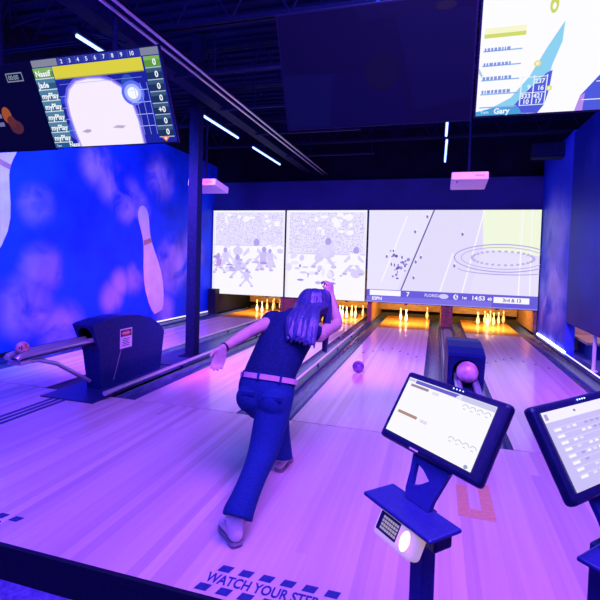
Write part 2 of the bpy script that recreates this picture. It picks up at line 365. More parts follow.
# pin housings under the screens
for i, (x0, x1) in enumerate(((-5.36, -5.16), (-3.58, -3.02), (-1.475, -1.38), (.14, .38), (1.97, 2.04))):
    mb = MB(); mb.box((x0, 9.98 if i in (0,) else 10.27, .024), (x1, YB-.002, .62), PITW if i else BLACKP, .004)
    if x1-x0 > .2:
        mb.box((x0+.03, 10.235, .03), (x0+.09, 10.27, .6), PITW, .004); mb.box((x1-.09, 10.235, .03), (x1-.03, 10.27, .6), PITW, .004)
    struct(mb.build('trim_%d' % (i+2)))
mb = MB(); mb.box((-5.1, 12.0, .16), (1.95, 12.05, .42), PITW, .004); mb.box((-5.1, 12.02, .46), (1.95, 12.06, .9), PITD, .004); struct(mb.build('trim_8'))

# ------------------------------------------------------------------ pins
def pin_proto():
    h = .30
    prof = [(.052, 0), (.058, .004), (.074, .05), (.096, .10), (.118, .20), (.122, .28), (.116, .36), (.098, .46), (.074, .56), (.055, .64), (.047, .70), (.050, .78), (.062, .85), (.066, .90), (.058, .95), (.036, .985), (.012, 1.0)]
    r = thing('bowling_pin', '', 'bowling pin', (0, 0, 0))
    mb = MB(); mb.lathe([(a*h*1.05, z*h) for a, z in prof], PINM, 20); mb.build('pin_body', r)
    mb = MB()
    for z0, z1, ra, rb in ((.655, .675, .0535, .0515), (.71, .73, .0485, .049)): mb.lathe([(ra*h*1.05+.001, z0*h), (rb*h*1.05+.001, z1*h)], PINR, 20, caps=False)
    mb.build('neck_stripe', r); return r
pp = pin_proto(); first = True
PINS = [
 (-4.498, 11.068, 'pin at the left of the cluster left of the woman'), (-4.261, 10.827, 'foremost pin of the cluster left of the woman'), (-4.40, 11.546, 'pin in the middle pair left of the woman, its left one'),
 (-4.21, 11.504, 'pin in the middle pair left of the woman, its right one'), (-4.31, 11.86, 'pin in the rear pair left of the woman, its left one'), (-4.12, 11.83, 'pin in the rear pair left of the woman, its right one'),
 (-2.256, 11.031, 'leftmost pin of the group just right of the raised arm'), (-2.168, 10.90, 'second pin from the left, right of the raised arm'), (-2.035, 10.74, 'foremost pin of the group right of the raised arm'),
 (-1.99, 11.18, 'middle rear pin right of the raised arm'), (-1.88, 11.10, 'second pin from the right, right of the raised arm'), (-1.746, 11.426, 'lone right pin beside the screen joint, right of the raised arm'),
 (-.779, 11.104, 'left pin of the standing pair beyond the rolling ball'), (-.635, 10.888, 'right pin of the standing pair beyond the rolling ball'), (-.171, 11.744, 'lone pin on the right corner of the three-pin lane'),
 (.985, 11.25, 'leftmost pin of the full group by the right wall'), (1.175, 11.601, 'second-row pin left of centre in the right-hand group'), (1.163, 10.931, 'foremost and largest pin of the right-hand group'),
 (1.317, 11.80, 'rear centre pin of the right-hand group'), (1.334, 11.30, 'pin just right of the foremost one in the right-hand group'), (1.464, 11.489, 'second pin from the right in the right-hand group'), (1.612, 11.80, 'rightmost pin of the full group by the right wall')]
for x, y, lb in PINS:
    o = pp if first else copy_tree(pp); first = False
    o.location = (x, y, .0005); o['label'] = 'white bowling '+lb; o['group'] = 'bowling pins standing on the lit decks'

# ------------------------------------------------------------------ balls
def ball(name, label, c, r, m, rot):
    root = thing(name, label, 'bowling ball', (c[0], c[1], c[2]-r))
    mb = MB(); mb.ball(c, r, m, u=32, w=20); mb.build('shell', root)
    mb = MB()
    for (a, e) in rot:
        d = V((math.cos(e)*math.cos(a), math.cos(e)*math.sin(a), math.sin(e))); q = d.to_track_quat('Z', 'Y').to_matrix().to_4x4()
        mb.lathe([(r*.13, 0), (r*.13, .0012)], SIGNK, 14, T=M.Translation(V(c)+d*(r*.991)) @ q)
    mb.build('finger_holes', root); settle(root)
ball('bowling_ball', 'purple bowling ball rolling on the lane right of the woman', (-.895, 5.62, .0745), .074, BALLP, [(-1.5, .5), (-1.2, .75), (-1.75, .85)])
ball('bowling_ball', 'red marbled ball resting on the left ball return rails', (-3.385, 3.03, .575), .055, BALLR, [(-1.1, .2), (-.8, .4), (-.8, .0)])

# ------------------------------------------------------------------ ball returns
def ball_return(xc, label, signed, hw, ys=1., tp=0.):
    r = thing('ball_return', label, 'ball return', (xc, 4.2, 0))
    x0, x1 = xc-hw, xc+hw
    prof = [(3.74, .012), (3.725, .42), (3.62, .70), (3.66, .715), (3.82, .738), (4.05, .75), (4.32, .735), (4.56, .67), (4.72, .585), (4.83, .48), (4.76, .012)]
    prof = [(y*ys, 1.4-(1.4-z)*ys if z > .3 else z) for y, z in prof]
    LX = lambda z: x0+tp*max(0, 1-z/.68)
    mb = MB(); b = bmesh.new()
    A = [b.verts.new((LX(z), y, z)) for y, z in prof]; B = [b.verts.new((x1, y, z)) for y, z in prof]; n = len(prof)
    b.faces.new(A); b.faces.new(B[::-1])
    for i in range(n):
        if i == 1: continue
        b.faces.new((A[i], B[i], B[(i+1) % n], A[(i+1) % n]))
    # front slope (edge 1-2) with an arched opening
    p1, p2 = V((0, *prof[1])), V((0, *prof[2]))
    def F(x, t): return V((xc+x, 0, 0))+p1.lerp(p2, t)
    aw = hw*.72
    arch = [(-aw, .24), (-aw, .55)]+[(-aw*math.cos(a), .55+.36*math.sin(a)) for a in [PI*i/8 for i in range(1, 8)]]+[(aw, .55), (aw, .24)]
    ring = [b.verts.new(F(x, t)) for x, t in arch]
    inner = [b.verts.new(F(x, t)+V((0, .22, 0))) for x, t in arch]
    m_ = len(ring)
    b.faces.new([A[1], ring[0], ring[1], A[2]]); b.faces.new([B[1], B[2], ring[-2], ring[-1]])
    b.faces.new([A[1], B[1], ring[-1], ring[0]])
    b.faces.new([A[2]]+ring[1:m_-1]+[B[2]])
    for i in range(m_): b.faces.new((ring[i], ring[(i+1) % m_], inner[(i+1) % m_], inner[i]))
    b.faces.new(inner)
    bmesh.ops.recalc_face_normals(b, faces=b.faces[:])
    mb.bm(b, NAVY); hood = mb.build('hood', r)
    mb = MB(); mb.add([F(x, t)+V((0, .215, 0)) for x, t in arch], [tuple(range(m_))], BLACKW)
    mb.add([F(x, t)+V((0, .012, 0)) for x, t in arch]+[F(x*.98, .5+(t-.5)*.98)+V((0, .21, 0)) for x, t in arch], [(i, i+1, m_+i+1, m_+i) for i in range(m_-1)], BLACKW); mb.build('opening', r)
    mb = MB(); mb.add([(x1+.0015, 4.02, .06), (x1+.0015, 4.035, .06), (x1+.0015, 4.16, .40), (x1+.0015, 4.145, .40)], [(0, 1, 2, 3)], CAPL); mb.build('seam', hood)
    mb = MB(); mb.box((xc-(.26 if signed else .14), 3.46 if signed else YF+.01, 0), (xc+(.36 if signed else .14), 4.98, .011), CAP, .003); mb.build('base_plate', r)
    for dx in (-.062, .062):
        mb = MB(); mb.tube([(xc+dx, 3.82, .522), (xc+dx, 3.4, .522), (xc+dx, 3.0, .522), (xc+dx*.95, 2.95, .517), (xc+dx*.85, 2.93, .50)], .026, STEEL, 14); mb.build('rail', r)
    mb = MB()
    mb.prism([(-.05+xc, .478), (.05+xc, .478), (.05+xc, .49), (xc-.05, .49)], 1, 2.97, 3.80, CAP); mb.build('tray', r)
    mb = MB(); mb.box((xc-.075, 2.95, .44), (xc+.075, 3.06, .478), STEEL, .008); mb.build('end_bracket', r)
    mb = MB(); mb.tube([(xc, 3.03, .45), (xc, 3.2, .435), (xc, 3.4, .36), (xc, 3.6, .23), (xc+.03, 3.79, .10)], .02, STEEL, 12); mb.build('strut', r)
    if signed:
        U, D = V((0, 1, 0)), V((0, 0, -1)); o = V((x1+.001, 4.12, .588)); w, h = .20, .215
        mb = MB(); q = lambda u, v, e=.0: o+U*(u*w)+D*(v*h)+V((e, 0, 0))
        Q = lambda u0, v0, u1, v1, e, m: mb.add([q(u0, v0, e), q(u0, v1, e), q(u1, v1, e), q(u1, v0, e)], [(0, 1, 2, 3)], m)
        Q(0, 0, 1, 1, .001, SIGNW); Q(.05, .06, .95, .40, .0016, SIGNK)
        mb.add([q(.5+.40*math.cos(a), .23+.13*math.sin(a), .0021) for a in [2*PI*i/24 for i in range(24)]], [tuple(range(24))[::-1]], SIGNR)
        flat_text(mb, 'DANGER', q(.2, .275, .0027), U, -D, .02, SIGNW, .12)
        for k in range(5): Q(.18+.04*(k % 2), .5+.085*k, .82-.06*(k % 3), .535+.085*k, .0016, SIGNK)
        mb.build('warning_label', r)
    settle(r)
ball_return(-3.385, 'navy ball return by the left mural with a danger label', True, .125, 1.025, .09)
ball_return(.25, 'navy ball return behind the front touchscreen kiosk', False, .135)
ball('bowling_ball', 'pink marbled ball coming out of the right ball return', (.25, 3.52, .606), .078, BALLK, [(1.2, .8), (1.5, .9), (1.0, .95)])
# flat cover strips running back over the approach from the left ball return
for i, x in enumerate((-3.49, -3.42, -3.35)):
    mb = MB(); mb.box((x-.018, 1.66, .0), (x+.018, 3.45, .004), CAP); tag(mb.build('track_strip'), ['left', 'middle', 'right'][i]+' dark strip of three on the approach before the left ball return', 'floor strip', 'dark strips on the approach')

# ------------------------------------------------------------------ floor decals
def decal(x0, label):
    mb = MB(); z = .0012; n = 6; L = .60
    mb2 = []
    def para(x, y, w, h, m, zz): mb.add([(x, y, zz), (x+w, y, zz), (x+w+.012, y+h, zz), (x+.012, y+h, zz)], [(0, 1, 2, 3)], m)
    flat_text(mb, 'WATCH YOUR STEP', (x0+.012, 1.724, z), (1, 0, 0), (0, 1, 0), .056, DECALB, .50)
    for k in range(n): para(x0+.035+k*.098, 1.797, .056, .042, DECALB, z)
    for k in range(n): para(x0-.01+k*.098, 1.668, .056, .042, DECALB, z)
    return tag(mb.build('floor_decal'), label, 'floor decal', 'watch your step decals')
decal(-.925, 'watch your step decal on the floor edge below the woman')
decal(-2.62, 'watch your step decal on the floor edge at the left photo edge')
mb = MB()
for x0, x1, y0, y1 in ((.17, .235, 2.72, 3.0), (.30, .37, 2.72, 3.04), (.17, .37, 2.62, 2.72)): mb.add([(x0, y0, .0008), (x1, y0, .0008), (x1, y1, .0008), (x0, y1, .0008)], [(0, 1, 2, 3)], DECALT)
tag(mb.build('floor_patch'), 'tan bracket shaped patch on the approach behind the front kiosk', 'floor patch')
# ------------------------------------------------------------------ projection screens
LAV, PUR, WHT = (.84, .80, .985), (.66, .60, .93), (.985, .975, 1.)
def screen(x0, x1, label, paint):
    r = thing('projection_screen', label, 'projection screen', ((x0+x1)/2, 10.2, .49), 'projection screens above the pins')
    mb = MB(); mb.box((x0, 10.2, .49), (x1, 10.23, 2.57), BLACKP)
    mb.build('panel', r)
    p = Pic((x0+.012, 10.2, 2.56), (x1-x0-.024, 0, 0), (0, 0, -2.06), DISP_S, WHT); paint(p); p.build('picture', r)
    for f in (.25, .78):
        mb = MB(); x = x0+(x1-x0)*f; mb.box((x-.03, 10.19, .465), (x+.03, 10.235, .492), BLACKP); mb.build('clip', r)
    settle(r)
def crowd(p, seed, v1, players):
    R = random.Random(seed)
    rows = 30
    p.quad(.04, .02, .99, v1, (.93, .91, .995))
    for i in range(rows):
        v = .03+(v1-.05)*i/rows; u = .04
        while u < .96:
            w = R.uniform(.006, .02)
            if R.random() < .72:
                c = R.choice(((.74, .69, .97), (.80, .76, .98), (.86, .83, .99), (.70, .64, .95)))
                p.k = 2; p.quad(u, v, min(u+w, .99), v+(v1/rows)*.5, c)
            u += w+R.uniform(.003, .012)
    p.k = 4
    for i in range(16): p.ell(R.uniform(.1, .9), R.uniform(.05, v1*.55), R.uniform(.015, .05), R.uniform(.01, .04), WHT, 12)
    p.quad(0, v1, 1, 1, WHT); p.quad(0, 0, .035, 1, (.955, .94, 1.))
    p.quad(.02, v1-.015, .99, v1-.008, (.78, .73, .97))
    for i in range(22): p.ell(R.uniform(.03, .95), R.uniform(v1-.02, v1+.28), R.uniform(.02, .07), R.uniform(.015, .05), R.choice(((.90, .87, .99), (.86, .82, .98), WHT, (.93, .91, .995))), 12, R.uniform(-.6, .6))
    for (u, v, s, c) in players:
        s *= 1.35
        # running figure: head, trunk, arms, legs
        lean = R.uniform(-.3, .3)*s
        p.ell(u+lean*.5, v-.52*s, .12*s, .14*s, (.70, .65, .93), 12)
        p.poly([(u-.20*s+lean*.4, v-.40*s), (u+.20*s+lean*.4, v-.42*s), (u+.14*s, v+.05*s), (u-.15*s, v+.06*s)], c)
        for sg in (-1, 1):
            p.poly([(u+sg*.18*s, v-.36*s), (u+sg*.42*s, v-.12*s), (u+sg*.36*s, v-.05*s), (u+sg*.14*s, v-.22*s)], (.87, .83, .985))
            e = R.uniform(.1, .35)*sg*s
            p.poly([(u+sg*.01*s, v+.02*s), (u+sg*.17*s, v+.02*s), (u+sg*.18*s+e, v+.32*s), (u+sg*.05*s+e, v+.34*s)], (.85, .81, .975))
            p.ell(u+sg*.1*s+e, v+.36*s, .11*s, .045*s, (.76, .71, .95), 10)
    for i in range(14): p.ell(R.uniform(.05, .75), R.uniform(v1+.12, v1+.32), R.uniform(.01, .06), R.uniform(.008, .02), R.choice((LAV, PUR, (.76, .71, .97))), 10)
screen(-5.38, -3.478, 'leftmost projection screen showing players before a crowd', lambda p: crowd(p, 3, .42, [(.10, .66, .17, (.74, .60, .92)), (.20, .60, .18, (.86, .82, .98)), (.38, .70, .2, (.82, .78, .98)), (.58, .56, .26, WHT), (.72, .60, .2, (.80, .75, .97)), (.83, .58, .15, LAV), (.5, .82, .15, LAV)]))
screen(-3.456, -1.522, 'middle projection screen, mostly white, with one player before a crowd', lambda p: crowd(p, 8, .50, [(.50, .52, .24, (.88, .85, .99)), (.86, .60, .22, WHT)]))
def field(p):
    R = random.Random(5)
    p.quad(0, 0, 1, .93, (.895, .87, .985)); p.poly([(.0, 0), (.40, 0), (.19, .86), (0, .86)], (.92, .90, .995)); p.poly([(.68, 0), (1, 0), (1, .46), (.69, .40)], (.945, .975, .87)); p.poly([(.69, .40), (1, .5), (1, .86), (.62, .86)], (.91, .885, .99))
    for a, c, w, col in (((.40, .0), (.215, .86), .004, (.36, .32, .62)), ((.24, .06), (.09, .78), .004, WHT), ((.69, 0), (.58, .86), .004, WHT), ((.52, .45), (.45, .86), .004, WHT), ((.90, 0), (.895, .86), .004, WHT), ((.95, 0), (.955, .86), .003, WHT)):
        p.poly([(a[0]-w, a[1]), (a[0]+w, a[1]), (c[0]+w, c[1]), (c[0]-w, c[1])], col)
    # gap in the dark yard line, midfield rings
    p.poly([(.335, .34), (.352, .34), (.295, .60), (.275, .60)], (.90, .88, .99))
    p.k += 2
    p.ring(.80, .49, .275, .145, .006, (.66, .60, .90)); p.ring(.80, .49, .235, .115, .005, (.72, .67, .93)); p.ring(.81, .60, .26, .06, .005, (.62, .56, .93), 0, PI)
    for i in range(30):
        t = 2*PI*i/30; p.ell(.80+.17*math.cos(t), .49+.07*math.sin(t), .010, .012, (.76, .71, .94), 8)
    for i in range(26):
        u, v = R.gauss(.205, .035), R.gauss(.57, .075); p.ell(u, v, R.uniform(.004, .011), R.uniform(.008, .02), R.choice(((.42, .36, .72), (.60, .54, .88), (.5, .45, .8))), 8); p.k -= 1
    for u, v in ((.36, .07), (.29, .23), (.30, .55), (.33, .50), (.29, .72), (.57, .25), (.53, .58), (.12, .50)):
        p.ell(u, v, .007, .02, (.55, .5, .78), 8); p.ell(u+.004, v-.02, .006, .008, WHT, 8)
    p.quad(0, .862, 1, 1, (.42, .37, .86)); p.quad(.02, .868, .215, .926, WHT); p.quad(.76, .885, .955, .945, WHT)
    p.quad(0, .935, .75, .99, (.50, .45, .90)); p.quad(.0, .99, 1, 1, (.62, .58, .95))
    p.text('7', .25, .922, .045, WHT); p.text('FLORIDA', .36, .915, .03, LAV); p.ell(.475, .905, .028, .026, LAV, 16)
    p.ell(.545, .905, .014, .028, WHT, 16); p.text('6', .538, .922, .04, (.42, .37, .86)); p.text('1st', .58, .922, .028, WHT); p.text('14:53', .635, .926, .042, WHT); p.text('40', .725, .925, .03, WHT)
    p.text('3rd & 13', .81, .93, .034, (.45, .42, .7)); p.text('ESPN', .035, .975, .034, WHT)
    R2 = random.Random(2)
    for v0, (a, c) in ((.945, (.12, .56)), (.967, (.20, .60)), (.962, (.66, .94))):
        u = a
        while u < c:
            w = R2.uniform(.008, .03); p.k = 60; p.quad(u, v0, u+w, v0+.012, (.80, .77, .99)); u += w+.007
screen(-1.500, 2.040, 'wide right projection screen showing a football field and score bar', field)

# ------------------------------------------------------------------ overhead monitors
def monitor(TL, w, V3, label, base, paint, dm=DISP_M):
    TL, U, D = V(TL), V((w, 0, 0)), V(V3); n = -(U.cross(D)).normalized(); u, d = U.normalized(), D.normalized()
    r = thing('overhead_monitor', label, 'monitor', TL+U*.5+D, 'ceiling hung monitors')
    F = M(((u.x, -n.x, -d.x, 0), (u.y, -n.y, -d.y, 0), (u.z, -n.z, -d.z, 0), (0, 0, 0, 1))); F.translation = TL+D   # local: x right, y back, z up from the lower left
    mb = MB(); H = D.length
    mb.box((-.012, .0, -.012), (w+.012, .022, H+.012), BLACKP, .003, F); mb.box((.15, .022, .1), (w-.15, .085, H-.1), BLACKP, .006, F); mb.build('housing', r)
    p = Pic(TL, U, D, dm, base); paint(p); p.build('picture', r)
    c = F @ V((w/2, .10, H*.6)); mb = MB(); mb.box((w/2-.12, .08, H*.35), (w/2+.12, .11, H*.85), DARKST, .004, F); mb.tube([c, c+V((0, .06, .1)), (c.x, c.y+.06, ZC-.04)], .02, DARKST); mb.lathe([(.07, 0), (.07, .012)], DARKST, T=M.Translation((c.x, c.y+.06, ZC-.05))); mb.build('mount', r)
    settle(r)
def scoreboard(p):
    p.quad(0, 0, 1, 1, (.10, .14, .62))
    R = random.Random(1)
    for i in range(16): p.ell(R.uniform(.25, .85), R.uniform(.3, .95), R.uniform(.05, .14), R.uniform(.05, .14), (.10+R.random()*.15, .16+R.random()*.2, .70+R.random()*.2), 16)
    # photograph of a pale bald forehead, blown out, and a flare
    for s, c in ((1.10, (.45, .40, .93)), (1.04, (.72, .66, .98)), (1., (.97, .93, .99))):
        p.poly([(.49+(x-.49)*s, .62+(y-.62)*s if y < .95 else 1.0) for x, y in ((.22, 1.), (.205, .8), (.20, .62), (.21, .47), (.25, .35), (.32, .27), (.42, .25), (.52, .26), (.60, .30), (.66, .37), (.70, .46), (.72, .58), (.735, .75), (.735, 1.))], c)
    for s, c in ((.115, (.36, .42, .97)), (.085, (.66, .72, 1.)), (.055, (.97, .98, 1.))): p.ell(.745, .44, s*.75, s*1.15, c)
    p.poly([(.255, .825), (.30, .80), (.335, .805), (.335, .83), (.30, .845)], (.72, .66, .80)); p.poly([(.52, .80), (.56, .775), (.63, .785), (.60, .815)], (.74, .68, .82))
    for k in range(5):
        v = .28+.13*k; p.quad(.18, v, .84, v+.004, (.55, .60, .95)) if k < 1 else (p.quad(.72, v, .87, v+.005, (.80, .84, 1.)), p.quad(.15, v, .205, v+.005, (.60, .66, .96)))
    for k in range(3): p.quad(.765+.05*k, .34, .768+.05*k, .90, (.62, .68, .98))
    p.quad(0, 0, 1, .075, (.16, .20, .60)); p.quad(0, 0, .215, .075, (.52, .53, .60)); p.quad(.215, .01, .22, .07, (.2, .2, .3)); p.quad(.87, 0, 1, .075, (.50, .52, .60))
    for k in range(2, 11): p.text(str(k), .245+.068*(k-2), .06, .042, (.86, .88, 1.)); p.quad(.235+.068*(k-2)-.003, .0, .235+.068*(k-2), .075, (.36, .4, .8))
    p.quad(.165, .085, .87, .225, (.86, .82, .20)); p.quad(.165, .215, .87, .226, (.62, .6, .2))
    names = ['Nassif', 'Jade', 'myPlay', 'myPlay', 'myPlay', 'myPlay', 'myPlay']
    for i, nm in enumerate(names):
        v0, v1 = .085+.122*i, .195+.122*i
        p.quad(0, v0, .16, v1, (.36, .58, .20) if i == 0 else (.17, .36, .50)); p.quad(0, v0, .16, v0+.045, (.50, .70, .34) if i == 0 else (.30, .50, .62)); p.quad(0, v1, .16, v1+.012, (.80, .86, .92))
        p.text(nm, .012, v1-.018, .062, (.96, .98, 1.), .145)
        p.quad(.885, v0, 1, v1, (.36, .60, .16) if i == 0 else (.10, .20, .34)); p.quad(.885, v0, 1, v0+.04, (.5, .7, .32) if i == 0 else (.22, .34, .46)); p.quad(.885, v1, 1, v1+.010, (.66, .74, .86))
        p.text('+0' if i == 4 else '0', .945 if i != 4 else .92, v1-.02, .06, (.95, .97, 1.))
    p.quad(0, .94, .16, 1., (.14, .34, .55)); p.text('Nassi', .13, .99, .05, (.96, .97, 1.)); p.text('Turn', .015, .985, .025, (.8, .86, 1.))
    p.poly([(.90, .93), (.965, .93), (.932, .985)], (.95, .55, .25)); p.ell(.932, .95, .009, .012, (.98, .95, .9), 12)
monitor((-3.29, 3.005, 2.982), 1.21, (0, .292, -.640), 'overhead monitor at upper left with a yellow barred score table', (.1, .14, .62), scoreboard)
def dim_left(p):
    p.quad(0, 0, 1, 1, (.016, .016, .14)); p.quad(.775, .09, .92, .19, (.50, .55, .62)); p.quad(.782, .102, .913, .178, (.02, .02, .15)); p.text('00:00', .792, .165, .05, (.50, .55, .62), .11)
    # plain orange lump, grey dotted tail below, bars at its left
    p.ell(.665, .56, .042, .10, (.62, .30, .10)); p.ell(.72, .71, .06, .085, (.30, .14, .16)); p.ell(.69, .64, .04, .07, (.36, .16, .15))
    for v in (.44, .54, .64): p.quad(.52, v, .615, v+.05, (.42, .42, .60))
monitor((-4.545, 3.005, 2.972), 1.22, (0, .292, -.640), 'dark overhead monitor at the left edge with a small timer box', (.016, .016, .14), dim_left, DISP_D)
def dim_reflections(p):  # faint reflections on the dark screen, painted as dim shapes
    p.quad(0, 0, 1, 1, (.012, .014, .17))
    for q, c in (([(0, .5), (.3, .52), (.28, 1), (0, 1)], (.02, .03, .24)), ([(.28, .55), (.62, .5), (.7, 1), (.25, 1)], (.012, .016, .21)), ([(.62, .1), (1, .1), (1, .8), (.72, .9)], (.018, .024, .22)), ([(.4, .0), (.95, .0), (.9, .1), (.45, .12)], (.02, .025, .20))): p.poly(q, c)
    p.ell(.55, .55, .09, .16, (.03, .026, .13)); p.ell(.86, .07, .05, .035, (.11, .075, .11))
monitor((-1.045, 2.785, 2.962), 1.215, (0, .302, -.632), 'switched-off dark overhead monitor above the middle lanes', (.012, .014, .17), dim_reflections, DISP_D)
def score_right(p):
    p.quad(0, 0, 1, 1, (.99, .99, 1.))
    p.poly([(0, .98), (.08, .93), (.16, .86), (.235, .70), (.30, .48), (.36, .30), (.36, .45), (.33, .62), (.31, .84), (.24, 1), (0, 1)], (.55, .82, .93))
    p.poly([(.15, .99), (.19, .90), (.24, .80), (.31, .68), (.335, .66), (.33, .82), (.318, .93), (.29, 1)], (.30, .36, .84)); p.poly([(0, 1), (0, .965), (.10, .93), (.2, .94), (.22, 1)], (.30, .62, .84))
    p.poly([(.66, .52), (.56, .68), (.47, .88), (.46, 1), (1, 1), (1, .3), (.8, .4)], (.30, .36, .86)); p.poly([(.47, .88), (.49, .86), (.49, 1), (.455, 1)], (.72, .56, .92))
    for v in (.63, .77, .91): p.quad(.48+.1*(.91-v)/.28, v, 1, v+.007, (.93, .94, 1.))
    for u in (.60, .75, .9): p.quad(u, .55 if u > .7 else .66, u+.005, .93, (.93, .94, 1.))
    for v0, v1, c in ((.30, .345, (.97, .97, .78)), (.345, .375, (.82, .86, .34))): p.quad(.015, v0, .20, v1, c)
    for i, v in enumerate((.47, .585, .70, .815, .925)):
        p.quad(.015, v, .19, v+.010, (.55, .70, .90)); 
    for v, t in ((.475, 'Nate'), (.59, 'Salvadora'), (.71, 'Sandoval'), (.825, 'myPlay'), (.93, 'Thomas')): pass
    R = random.Random(3)
    for v in (.50, .615, .725, .835):
        u = .02
        while u < .14:
            w = R.uniform(.006, .016); p.k = 40; p.quad(u, v-.05, u+w, v-.022, (.50, .60, .86)); u += w+.005
    for v in (.70, .825, .925): p.quad(.20, v, .315, v+.006, (.93, .95, 1.))
    for u in (.20, .255, .312): p.quad(u, .69, u+.005, .93, (.93, .95, 1.))
    for t, u, v in (('237', .262, .755), ('9', .23, .80), ('16', .275, .81), ('333', .205, .872), ('421', .262, .872), ('10', .215, .917), ('17', .27, .917)): p.text(t, u, v, .036, (.93, .96, 1.), .045)
    p.text('Gary', .085, .985, .045, (.97, .99, 1.)); p.text('Turn', .02, .98, .025, (.75, .9, 1.))
    for u, v, a in ((.263, .60, .016), (.328, .80, .014)): p.ell(u, v, a, a*1.5, (.90, .88, .42), 14); p.ell(u, v, a*.5, a*.8, (.97, .96, .8), 12)
    p.ell(.305, .18, .018, .06, (.80, .84, .30), 16); p.ell(.305, .19, .008, .025, (.99, .99, .95), 12)
    p.poly([(.0, .60), (.02, .66), (.015, .68), (.0, .64)], (.7, .8, .9))
monitor((.206, 2.785, 2.978), 1.225, (0, .302, -.632), 'bright overhead monitor at upper right with a washed-out score table', (.99, .99, 1.), score_right)

# ------------------------------------------------------------------ projectors
def projector(c, yaw, rod, label):
    r = thing('projector', label, 'projector', (c[0], c[1]+.2, c[2]), 'projectors hung from the ceiling')
    T = M.Translation(c) @ M.Rotation(yaw, 4, 'Z') @ M.Rotation(math.radians(-6), 4, 'X')
    mb = MB(); mb.box((-.22, 0, -.05), (.22, .50, .05), WHITEP, .012, T); mb.build('body', r)
    mb = MB(); mb.lathe([(.045, 0), (.045, .03), (.035, .034)], LENS, T=T @ M.Translation((-.1, .47, .0)) @ M.Rotation(-PI/2, 4, 'X')); mb.build('lens', r)
    mb = MB()
    mb.box((.06, -.0015, -.012), (.17, .0, .012), LAVM, 0, T); mb.build('vent', r)
    mb = MB(); mb.ball(T @ V((-.15, .1, -.051)), .012, SIGNK); mb.build('sensor', r)
    mb = MB(); x, y = rod; mb.tube([(x, y, c[2]+.01), (x, y, ZC-.04)], .016, DARKST); mb.lathe([(.07, 0), (.07, .01)], DARKST, T=M.Translation((x, y, ZC-.048))); mb.lathe([(.05, 0), (.05, .012)], DARKST, T=M.Translation((x, y, c[2]+.035))); mb.build('mount_rod', r)
    settle(r)
LAVM = mat('vent grey', (.45, .45, .5), .5)
projector((.365, 6.0, 2.51), .0, (.355, 6.12), 'white projector hung before the wide right screen')
projector((-3.37, 6.0, 2.505), .05, (-3.36, 6.12), 'white projector hung behind the steel column at the left')

# ------------------------------------------------------------------ steel column, roof structure, lamps
r = thing('steel_column', 'dark square steel column between the two left lanes', 'column', (-3.225, 5.58, 0))
mb = MB(); mb.box((-3.295, 5.51, .03), (-3.155, 5.65, ZC-.04), DARKST, .006); mb.build('shaft', r)
mb = MB(); mb.box((-3.36, 5.45, .022), (-3.09, 5.71, .034), DARKST, .003); mb.build('base_plate', r); settle(r)
TRL = ['nearest roof truss, above the dark right monitor', 'second roof truss, crossing behind the dark monitor', 'third roof truss, in the dark above the lanes', 'fourth roof truss, farthest one before the screens wall']
for i, y in enumerate((4.25, 5.9, 7.45, 9.0)):
    r = thing('roof_truss', TRL[i], 'roof truss', (-1, y, 3.78), 'roof trusses')
    for nm, z in (('bottom_chord', 3.80), ('top_chord', 4.36)):
        mb = MB(); mb.box((XL+.01, y-.045, z-.02), (4.45, y-.012, z+.02), DARKST); mb.box((XL+.01, y+.012, z-.02), (4.45, y+.045, z+.02), DARKST); mb.build(nm, r)
    x = XL+.1; k = 0
    while x < 4.2:
        for (a, c) in (((x, 3.80), (x+.32, 4.36)), ((x+.32, 4.36), (x+.64, 3.80))):
            mb = MB(); mb.tube([(a[0], y, a[1]), (c[0], y, c[1])], .013, DARKST, 8); mb.build('web_bar', r)
        x += .64
    settle(r)
mb = MB()
for z0, z1, w in ((3.46, 3.475, .09), (3.475, 3.745, .008), (3.745, 3.76, .09)): mb.box((-2.98-w, .2, z0), (-2.98+w, 10.4, z1), DARKST)
tag(mb.build('steel_beam'), 'long blue-lit steel beam running over the left lanes', 'beam')
for i, x in enumerate((-2.64, -2.54)):
    mb = MB(); mb.tube([(x, .3, 3.42), (x, 10.4, 3.42)], .014, STEEL, 10)
    tag(mb.build('conduit'), ('left' if i == 0 else 'right')+' one of two parallel steel conduits along the ceiling', 'conduit', 'twin ceiling conduits')
HG = ['foremost conduit hanger bar under the roof', 'second conduit hanger bar from the front', 'third conduit hanger bar from the front', 'rearmost conduit hanger bar']
for i, y in enumerate((4.6, 5.75, 7.0, 8.6)):
    mb = MB(); mb.box((-2.95, y-.02, 3.436), (-1.2, y+.02, 3.462), DARKST); mb.tube([(-2.45, y, 3.46), (-2.45, y, ZC-.036)], .008, DARKST, 8); mb.tube([(-1.25, y, 3.46), (-1.25, y, ZC-.036)], .008, DARKST, 8)
    tag(mb.build('hanger_bar'), HG[i], 'hanger bar', 'conduit hanger bars')
def tube_lamp(x, y0, y1, z, label):
    r = thing('tube_lamp', label, 'tube lamp', (x, (y0+y1)/2, z), 'blue tube lamps')
    mb = MB(); mb.box((x-.03, y0-.03, z+.018), (x+.03, y1+.03, z+.06), DARKST, .004); mb.build('housing', r)
    mb = MB(); mb.tube([(x, y0, z), (x, y1, z)], .017, GLOWB, 12); mb.build('tube', r)
    mb = MB()
    for y in (y0+.1, y1-.1): mb.tube([(x, y, z+.06), (x, y, 3.80 if x < -3 else 3.82)], .006, DARKST, 6)
    mb.build('hanger_wire', r)
    settle(r)
tube_lamp(-3.22, 3.42, 4.6, 3.38, 'lit blue tube lamp over the upper left monitor')
tube_lamp(-3.22, 5.75, 6.9, 3.38, 'lit blue tube lamp just right of the steel column top')
